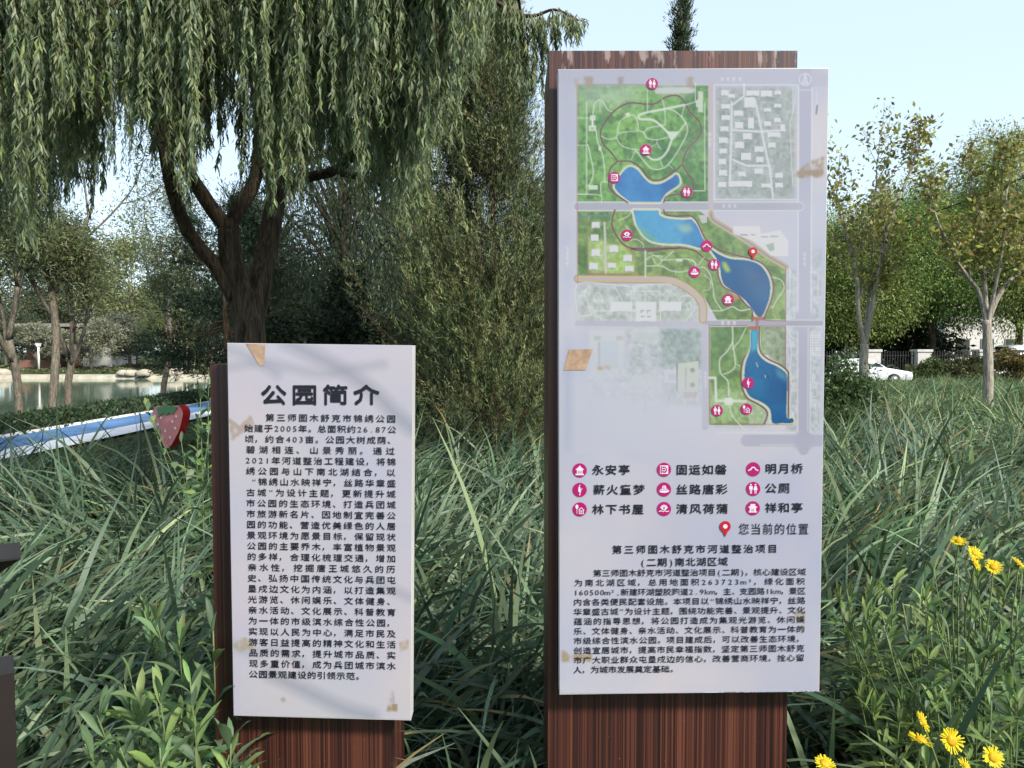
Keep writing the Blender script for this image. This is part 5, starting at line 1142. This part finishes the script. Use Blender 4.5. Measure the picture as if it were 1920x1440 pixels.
weed('flowering weed with a yellow bloom cut by the right frame edge', 403, gb(1915, 1.9), .98, 24, .11, .026, flowers=[fl(1910, 1056, 1.88)], name='flowering_weed', group='yellow flowering weeds')
weed('low flowering weed with two yellow blooms one above the other, bottom right', 404, gb(1722, 1.42), .80, 18, .09, .020, flowers=[fl(1730, 1352, 1.34), fl(1727, 1388, 1.32)], name='flowering_weed', group='yellow flowering weeds', side=2)
weed('low flowering weed with a wide yellow bloom right of the pair, bottom right', 405, gb(1800, 1.42), .78, 18, .09, .020, flowers=[fl(1784, 1388, 1.3), fl(1812, 1440, 1.28)], name='flowering_weed', group='yellow flowering weeds', side=2)
weed('low flowering weed with a yellow bloom in the bottom right corner', 406, gb(1880, 1.4), .76, 18, .09, .020, flowers=[fl(1862, 1420, 1.3)], name='flowering_weed', group='yellow flowering weeds', side=2)
weed('low flowering weed with a yellow bloom at the bottom edge beside the map sign', 407, gb(1555, 1.36), .70, 14, .08, .018, flowers=[fl(1546, 1432, 1.28)], name='flowering_weed', group='yellow flowering weeds', side=1)
W2 = [(.13, .20, .06), (.16, .235, .068), (.095, .155, .055), (.20, .27, .075)]
for k, (px, Y, h) in enumerate([(1680, 2.3, .92), (1740, 2.15, .90), (1640, 2.45, .86), (1790, 1.75, .80), (1870, 1.7, .86), (1920, 1.75, .80), (1840, 2.35, .98), (1700, 1.9, .74), (1900, 2.3, .98)]):
    weed('bright green leafy weed without blooms, %s' % ['left of the flower clump beside the map sign', 'just left of the upper yellow blooms', 'nearest to the right edge of the map sign', 'between the upper and the lower yellow blooms', 'right below the upper yellow blooms', 'at the right frame edge below the blooms', 'behind the upper yellow blooms', 'above the lower pair of yellow blooms', 'at the right edge behind the blooms'][k], 420 + k, gb(px, Y), h, 30, .115, .023, W2, group='bright leafy weeds right of the map sign')
W3 = [(.10, .165, .075), (.125, .195, .085), (.075, .13, .06), (.17, .25, .08)]
for k, (px, Y, h) in enumerate([(215, 1.55, .70), (290, 1.6, .76), (350, 1.7, .86), (395, 1.85, .92), (250, 1.8, .74), (330, 1.95, .86), (375, 1.5, .74), (410, 2.1, 1.02), (180, 1.5, .62), (300, 1.42, .66)]):
    weed('grey green leafy weed, %s' % ['leftmost tall one left of the shorter sign', 'front one in the middle of the left clump', 'left of the post of the shorter sign', 'touching the post of the shorter sign', 'at the back left of the left clump', 'at the back of the left clump', 'at the bottom beside the post of the shorter sign', 'rising tallest beside the shorter post', 'small one nearest the dark lamp', 'at the bottom edge left of the shorter sign'][k], 440 + k, gb(px, Y), h, 26, .14, .034, W3, group='leafy weeds left of the shorter sign')
for k, (px, Y, h, l) in enumerate([(378, 3.6, 1.42, 'tall thin weed with pale stem and round leaves left of the shorter post'), (374, 4.2, 1.30, 'tall weed with big leaves between the strawberry figure and the shorter post'), (395, 5.0, 1.5, 'tall weed half hidden behind the shorter post')]):
    weed(l, 460 + k, gb(px, Y), h, 20, .10, .05, W3, name='tall_weed', group='tall weeds by the shorter post', side=1)
for k, (px, Y, r_) in enumerate([(1592, 13.5, (.72, .6, .70)), (1535, 13.0, (.7, .6, .52))]):
    b = P(px, 700, Y); mass('round_shrub', ['leafy green shrub left of the white car', 'leafy green shrub at the right edge of the map sign'][k], 480 + k, (b[0], Y, 0), r_, 5200, .085, [(.06, .10, .035), (.085, .13, .045), (.045, .08, .03)], 'shrub', 'green shrubs by the car', .4, lift=.1, stem=(.03, M_BARK), lobes=12)
for k, (px, Y, r_, cols, l) in enumerate([(1832, 43.8, (1.9, .9, .8), [(.06, .07, .025), (.085, .09, .03)], 'rounded olive shrub in front of the right fence pillar'), (1905, 44, (1.5, .8, 1.1), [(.16, .12, .04), (.12, .11, .035)], 'golden shrub by the fence at the right frame edge'), (1772, 44.2, (1.5, .8, .8), [(.05, .07, .025), (.07, .085, .03)], 'low green shrub between the fence pillars'), (1738, 43.6, (1.0, .6, .8), [(.07, .10, .035), (.09, .12, .04)], 'small shrub right of the white car')]):
    b = P(px, 700, Y); mass('round_shrub', l, 490 + k, (b[0], Y, -.25), r_, 3000, .15, cols, 'shrub', 'shrubs along the fence', .45, lift=-.1, stem=(.03, M_BARK), lobes=10)

# ------------------------------------------------------------------ strawberry figure
b = P(320, 790, 11.8); b[2] = 0
sb = thing('strawberry_figure', 'red strawberry shaped board with white dots and green leaf cap standing in the grass', 'garden figure', b)
M_SR = plain('strawberry_red', (.62, .24, .25), .55, var=.05); M_SRD = plain('strawberry_side', (.42, .02, .02), .5); M_SG = plain('strawberry_leaf', (.09, .23, .11), .55); M_SW = plain('white_dot', (.75, .72, .70), .6)
prof = np.array([(-.02, .02), (.14, .24), (.22, .48), (.225, .60), (.16, .68), (.06, .665), (0, .64), (-.06, .665), (-.17, .67), (-.23, .58), (-.22, .46), (-.13, .22)])
pf = spline(prof, 5, True); Z0 = .10; n = len(pf)
mb = MB(); f3 = np.stack([b[0] + pf[:, 0], 0 * pf[:, 0] + 11.70, Z0 + pf[:, 1]], -1); k3 = f3 + [.05, .16, 0]
cen = np.array([[b[0], 11.66, Z0 + .42]])
mb.add(np.concatenate([f3, cen]), np.array([[i, (i + 1) % n, n] for i in range(n)]), 0); mb.add(np.concatenate([f3, k3]), np.array([[i, i + n, (i + 1) % n + n, (i + 1) % n] for i in range(n)]), 1); mb.add(k3, np.array([list(range(n))]), 1)
mb.build('berry', [M_SR, M_SRD], sb, smooth=False)
mb = MB(); lp = np.array([(-.15, .655), (-.05, .675), (0, .70), (.06, .675), (.17, .66), (.13, .60), (.09, .545), (.04, .58), (.0, .53), (-.05, .57), (-.12, .50), (-.13, .58)])
lq = np.stack([b[0] + lp[:, 0], 0 * lp[:, 0] + 11.655, Z0 + lp[:, 1]], -1); mb.add(np.concatenate([lq, lq + [0, .03, 0]]), np.array([[i, (i + 1) % 12, (i + 1) % 12 + 12, i + 12] for i in range(12)])); mb.add(lq, np.array([list(range(12))]))
mb.build('leaf_cap', M_SG, sb, smooth=False)
for x, z in [(-.13, .40), (.09, .44), (.13, .34), (-.02, .30), (.05, .20), (-.08, .50), (.15, .52), (-.17, .52)]:
    mb = MB(); th = np.arange(10) * .6283; mb.add(np.stack([b[0] + x + .016 * np.cos(th), 0 * th + 11.652, Z0 + z + .022 * np.sin(th)], -1), np.array([list(range(10))])); mb.build('seed_dot', M_SW, sb)
mb = MB(); tube(mb, [(b[0], 11.78, -.1), (b[0], 11.78, .2)], .03, 8); mb.build('stake', M_DARK, sb)

# ------------------------------------------------------------------ dark lawn lamp at the left frame edge
lx = P(-25, 1240, 1.35)[0]
lam = thing('lawn_lamp', 'dark brown metal lawn lamp with flared cap, cut by the left frame edge', 'lamp', (lx, 1.38, 0))
M_BRN = plain('dark_brown_metal', (.013, .009, .008), .4, .5, var=.2)
lx, ly, lrot = P(-36, 1240, 1.42)[0], 1.42, R(33)
def frust(mb, cx, cy, z0, h0, z1, h1, rot=0.):
    v = []
    for z, h in ((z0, h0), (z1, h1)):
        for sx, sy in ((-1, -1), (1, -1), (1, 1), (-1, 1)):
            v.append((cx + h * (sx * math.cos(rot) - sy * math.sin(rot)), cy + h * (sx * math.sin(rot) + sy * math.cos(rot)), z))
    mb.add(v, np.array([(0, 3, 2, 1), (4, 5, 6, 7), (0, 1, 5, 4), (1, 2, 6, 5), (2, 3, 7, 6), (3, 0, 4, 7)]))
zt, zc = P(0, 1255, 1.42)[2], P(0, 1085, 1.42)[2]; hb = (P(35, 1240, 1.42)[0] - lx) / (math.cos(lrot) + math.sin(lrot))
mb = MB(); frust(mb, lx, ly, 0, hb * 1.12, zt, hb, lrot); mb.build('base_box', M_BRN, lam, smooth=False)
mb = MB(); frust(mb, lx, ly, zt, .016, zc, .016, lrot); mb.build('column', M_BRN, lam, smooth=False)
mb = MB(); frust(mb, lx, ly, zc, hb * .35, zc + .042, hb * 1.30, lrot); frust(mb, lx, ly, zc + .042, hb * 1.31, zc + .046, hb * 1.31, lrot); mb.build('cap', M_BRN, lam, smooth=False)

# ------------------------------------------------------------------ far bank: pavilion, lamp post, boulders, wall
M_BRICK = plain('brick_wall', (.17, .085, .06), .85, var=.35, scale=18, vec=(1, 1, 3)); M_WW = plain('white_plaster', (.62, .60, .56), .8, var=.1, scale=1.5); M_GLASS = plain('dark_glass', (.02, .025, .025), .12, .6)
hY = 62.; px2x = lambda px, Y=hY: P(px, 690, Y)[0]
ho = thing('park_pavilion', 'low brick pavilion with white plaster wall behind oleaster bushes across the pond', 'building', (px2x(150), hY, .35))
x0, xm, x1 = px2x(50), px2x(158), px2x(211); zb = .3
mb = MB(); box(mb, x0, xm, hY, hY + 4, zb, 3.6); mb.build('brick_wall', M_BRICK, ho, smooth=False)
mb = MB(); box(mb, xm, x1, hY - .15, hY + 4, zb, 3.3); mb.build('plaster_wall', M_WW, ho, smooth=False)
mb = MB(); box(mb, x0 - .5, x1 + .3, hY - .6, hY + 4.4, 3.6, 3.85); mb.build('roof', plain('grey_roof', (.2, .18, .17), .8), ho, smooth=False)
mb = MB(); box(mb, px2x(60), px2x(130), hY - 1.6, hY - 1.3, zb - .1, .95); mb.build('terrace_wall', M_BRICK, ho, smooth=False)
for a, c in [(64, 78), (98, 112), (131, 156)]:
    mb = MB(); X0, X1 = px2x(a), px2x(c); box(mb, X0, X1, hY - .05, hY, 1.5, 2.6); w_ = mb.build('window', plain('pale_frame', (.5, .48, .45), .6), ho, smooth=False)
    mb = MB(); box(mb, X0 + .07, X1 - .07, hY - .07, hY - .05, 1.57, 2.53); mb.build('pane', M_GLASS, w_, smooth=False)
t = thing('park_lamp_post', 'white post with lantern standing before the brick pavilion across the pond', 'lamp', (px2x(73, 59.2), 59.2, .35)); xx0 = px2x(73, 59.2)
mb = MB(); tube(mb, [(xx0, 59.2, .2), (xx0, 59.2, 2.0)], .08, 8); mb.build('pole', M_WW, t); mb = MB(); frust(mb, xx0, 59.2, 2.0, .11, 2.3, .16); mb.build('lantern', plain('lantern_glass', (.7, .72, .74), .3), t, smooth=False); mb = MB(); frust(mb, xx0, 59.2, 2.302, .2, 2.42, .05); mb.build('lantern_cap', M_DARK, t, smooth=False)
for k, (px, Y, r_) in enumerate([(231, 54.4, .5), (247, 54.4, .55), (270, 54.2, .6), (324, 55.0, .7), (319, 54.4, .35), (3, 55.0, .7)]):
    rg = np.random.RandomState(600 + k); x = px2x(px, Y); nu, nv = 16, 9
    U, V_ = np.meshgrid(np.arange(nu) * 2 * math.pi / nu, np.linspace(.02, math.pi / 2 + .5, nv)); d = np.stack([np.cos(U) * np.sin(V_), np.sin(U) * np.sin(V_), np.cos(V_)], -1)
    q = 1 + .3 * (vnoise(d[..., 0] * 2 + 5 + k, d[..., 1] * 2 + d[..., 2] * 1.5 + 5, 1.2, 61 + k, 3) - .5)
    v = d * q[..., None] * np.array([r_, r_ * .8, r_ * .52]) + np.array([x, Y, .06]); i, j = np.meshgrid(np.arange(nu), np.arange(nv - 1)); i = i.ravel(); j = j.ravel()
    mb = MB().add(v.reshape(-1, 3), np.stack([j * nu + i, (j + 1) * nu + i, (j + 1) * nu + (i + 1) % nu, j * nu + (i + 1) % nu], -1))
    tag(mb.build('shore_boulder', plain('pale_boulder', (.31, .275, .22), .9, var=.3, scale=3, bump=.4)), ['pale flat boulder left of a pair on the far shore', 'pale boulder right of a pair on the far shore', 'flat pale boulder below the lone bank tree on the far shore', 'large pale boulder by the birch stems on the far shore', 'small pale boulder in front of the larger one by the birch stems', 'grey boulder at the left frame edge on the far shore'][k], 'boulder', 'boulders on the far shore')

# ------------------------------------------------------------------ right side: cars, fence, pale building, wire
M_CARW = plain('white_car_paint', (.72, .73, .75), .25, .5, var=.03, coat=.6); M_TYRE = plain('tyre_rubber', (.012, .012, .012), .8); M_RIM = plain('alloy_rim', (.35, .35, .36), .35, metal=.8)
def car(label, loc, yaw, prof, cab, W=1.78, wheels=(-1.28, 1.32), group=None):
    """Side profiles (x forward, z) lofted across the width with tumblehome."""
    t = thing('parked_car', label, 'car', loc, group); Rm = Matrix.Rotation(yaw, 3, 'Z'); L0 = np.array(loc, float)
    T = lambda v: np.array([Rm @ Vector(p) for p in np.asarray(v, float)]) + L0
    def loft(pr, sections, closed_sides=True):
        pr = np.array(pr, float); n = len(pr); mb = MB(); V = []
        for y, dz, sx in sections: V.append(np.stack([pr[:, 0] * sx, np.full(n, y), pr[:, 1] + dz * (pr[:, 1] > .5)], -1))
        V = np.concatenate(V); m_ = len(sections); i, j = np.meshgrid(np.arange(n), np.arange(m_ - 1)); i = i.ravel(); j = j.ravel()
        mb.add(T(V), np.stack([j * n + i, j * n + (i + 1) % n, (j + 1) * n + (i + 1) % n, (j + 1) * n + i], -1))
        mb.add(T(V[:n]), np.array([list(range(n))])); mb.add(T(V[-n:]), np.array([list(range(n))[::-1]])); return mb
    h = W / 2
    bo = loft(prof, [(-h, -.10, .975), (-h + .06, 0, .99), (-.4, .015, 1), (.4, .015, 1), (h - .06, 0, .99), (h, -.10, .975)]); bo.build('body', M_CARW, t)
    cb = loft(cab, [(-h + .22, -.05, .97), (-h + .28, 0, .98), (h - .28, 0, .98), (h - .22, -.05, .97)]); roof = cb.build('roof', M_CARW, t)
    cabn = np.array(cab); lo = cabn[:, 1].min(); hi = cabn[:, 1].max()
    # windows: windscreen, rear screen, two sides, each a thin slab proud of the cabin
    def slab(name, q, off):
        q = np.array(q, float); mb = MB(); o = np.array(off); mb.add(T(np.concatenate([q, q + o])), np.array([(0, 1, 2, 3), (7, 6, 5, 4), (0, 4, 5, 1), (1, 5, 6, 2), (2, 6, 7, 3), (3, 7, 4, 0)])); mb.build(name, M_GLASS, t, smooth=False)
    fr_lo, fr_hi, re_hi, re_lo = cabn[0], cabn[1], cabn[-2], cabn[-1]
    g_ = h - .36
    e = lambda a, b_, f: a + (b_ - a) * f
    a, c = e(fr_lo, fr_hi, .12), e(fr_lo, fr_hi, .9); slab('windscreen', [(a[0] + .004, -g_ - .05, a[1]), (a[0] + .004, g_ + .05, a[1]), (c[0] + .004, g_ - .02, c[1]), (c[0] + .004, -g_ + .02, c[1])], (.02, 0, .012))
    a, c = e(re_lo, re_hi, .15), e(re_lo, re_hi, .9); slab('rear_window', [(a[0] - .004, -g_ - .03, a[1]), (a[0] - .004, g_ + .03, a[1]), (c[0] - .004, g_ - .03, c[1]), (c[0] - .004, -g_ + .03, c[1])], (-.02, 0, .012))
    for s in (-1, 1):
        y = s * (h - .205); a, b_, c, d_ = e(fr_lo, fr_hi, .2), e(fr_lo, fr_hi, .86), e(re_lo, re_hi, .86), e(re_lo, re_hi, .25)
        mid0 = (a[0] + d_[0]) / 2 - .05
        slab('side_window', [(a[0] - .12, y, a[1]), (mid0 + .03, y, d_[1]), (mid0 + .03, y - s * .05, c[1] - .03), (b_[0] - .05, y - s * .05, b_[1] - .03)], (0, s * .012, 0)); slab('side_window', [(mid0 - .03, y, d_[1]), (d_[0] + .12, y, d_[1]), (c[0] + .05, y - s * .05, c[1] - .03), (mid0 - .03, y - s * .05, c[1] - .03)], (0, s * .012, 0))
        xf = max(p[0] for p in prof); xr = min(p[0] for p in prof)
        mb = MB(); obox(mb, (0, 0, 0), (.05, 0, 0), (0, .2, 0), (0, 0, .06)); mb.v = [T(np.array(mb.v[0]) + [xf - .10, s * (h - .26), .66])]; mb.build('headlight', plain('lamp_glass', (.5, .52, .55), .15), t, smooth=False)
        mb = MB(); obox(mb, (0, 0, 0), (.05, 0, 0), (0, .2, 0), (0, 0, .07)); mb.v = [T(np.array(mb.v[0]) + [xr + .10, s * (h - .24), .78])]; mb.build('taillight', plain('tail_glass', (.35, .015, .015), .2), t, smooth=False)
        for wx in wheels:
            mb = MB(); tube(mb, [T([(wx, s * (h - .20), .32)])[0], T([(wx, s * (h + .012), .32)])[0]], .32, 18); wo = mb.build('wheel', M_TYRE, t); mb = MB(); tube(mb, [T([(wx, s * (h + .002), .32)])[0], T([(wx, s * (h + .02), .32)])[0]], .20, 14); mb.build('rim', M_RIM, wo)
    return t
SED = [(2.25, .30), (2.28, .55), (2.2, .72), (1.2, .90), (-1.6, .96), (-2.2, .92), (-2.28, .6), (-2.2, .30)]; SEDC = [(1.15, .88), (.35, 1.38), (.0, 1.44), (-.7, 1.42), (-1.15, 1.34), (-1.85, .94)]
SUV = [(2.25, .35), (2.28, .7), (2.15, .95), (1.2, 1.06), (-2.1, 1.10), (-2.25, .9), (-2.25, .35)]; SUVC = [(1.15, 1.04), (.5, 1.62), (.2, 1.70), (-1.5, 1.68), (-1.85, 1.60), (-2.12, 1.08)]
b = P(1655, 690, 24.5); car('white sedan parked behind the grass left of the first fence pillar', (19.2, 42.0, -.2), R(-14), SED, SEDC, group='white cars on the right')
b = P(1915, 680, 50); car('white car half seen behind the fence at the right frame edge', (b[0], 49.5, .35), R(12), SUV, SUVC, group='white cars on the right')
M_IRON = plain('black_iron', (.012, .012, .013), .45, .5)
fy = 46.; px_f = [1633, 1727, 1842, 1955]; M_PIL = plain('pale_pillar_stone', (.46, .44, .41), .8, var=.12, scale=4)
for k, px in enumerate(px_f):
    x = P(px, 680, fy)[0]; t = thing('fence_pillar', ['pale square fence pillar behind the white car', 'pale square fence pillar right of the white car', 'pale square fence pillar beside the high forked tree', 'pale square fence pillar beyond the right frame edge'][k], 'pillar', (x, fy, 0), 'pale fence pillars')
    mb = MB(); box(mb, x - .40, x + .40, fy - .40, fy + .40, -.3, 1.60); mb.build('shaft', M_PIL, t, smooth=False); mb = MB(); box(mb, x - .46, x + .46, fy - .46, fy + .46, 1.60, 1.74); mb.build('cap', M_PIL, t, smooth=False)
px_e = [1520] + px_f + [2060]
for k in range(5):
    xa = P(px_e[k], 680, fy)[0] + .40; xb = P(px_e[k + 1], 680, fy)[0] - .40; t = thing('fence_panel', 'black iron bar fence panel, %s' % ['behind the map sign and the shrub', 'behind the white car', 'between the two pillars right of the car', 'between the high forked tree and the right edge', 'outermost at the right frame edge'][k], 'fence', ((xa + xb) / 2, fy, 0), 'black iron fence panels')
    for z in (.05, 1.35): mb = MB(); box(mb, xa, xb, fy - .02, fy + .02, z, z + .05); mb.build('rail', M_IRON, t, smooth=False)
    mb = MB(); nb_ = int((xb - xa) / .15)
    for q in range(nb_): x = xa + (q + .5) * (xb - xa) / nb_; obox(mb, (x, fy - .04, .72), (.018, 0, 0), (0, .018, 0), (0, 0, .92))
    mb.build('bars', M_IRON, t, smooth=False)
by = 64.; t = thing('pale_building', 'pale low building with dark windows seen under the feathery trees on the right', 'building', (P(1880, 680, by)[0], by, 0)); xa, xb = P(1770, 680, by)[0], P(2060, 680, by)[0]
mb = MB(); box(mb, xa, xb, by, by + 7, -.3, 5.2); mb.build('wall', plain('pale_wall', (.55, .54, .52), .8), t, smooth=False); mb = MB(); box(mb, xa - .4, xb + .4, by - .5, by + 7.4, 5.2, 5.5); mb.build('roof', plain('pale_roof_edge', (.5, .48, .46), .8), t, smooth=False)
for q in range(5):
    x = xa + 1 + q * 2.0; mb = MB(); box(mb, x, x + 1.1, by - .06, by, 1.2, 2.7); w_ = mb.build('window', plain('grey_frame', (.3, .3, .3), .6), t, smooth=False); mb = MB(); box(mb, x + .06, x + 1.04, by - .08, by - .06, 1.26, 2.64); mb.build('pane', M_GLASS, w_, smooth=False)
p = [P(1100, 590, 24), P(1540, 455, 21), P(1730, 405, 19.5), P(1920, 333, 18), P(2150, 235, 16.5)]
mb = MB(); tube(mb, spline(p, 8), .017, 5); tag(mb.build('overhead_wire', M_DARK), 'thin black overhead wire slanting across the trees on the right', 'wire')
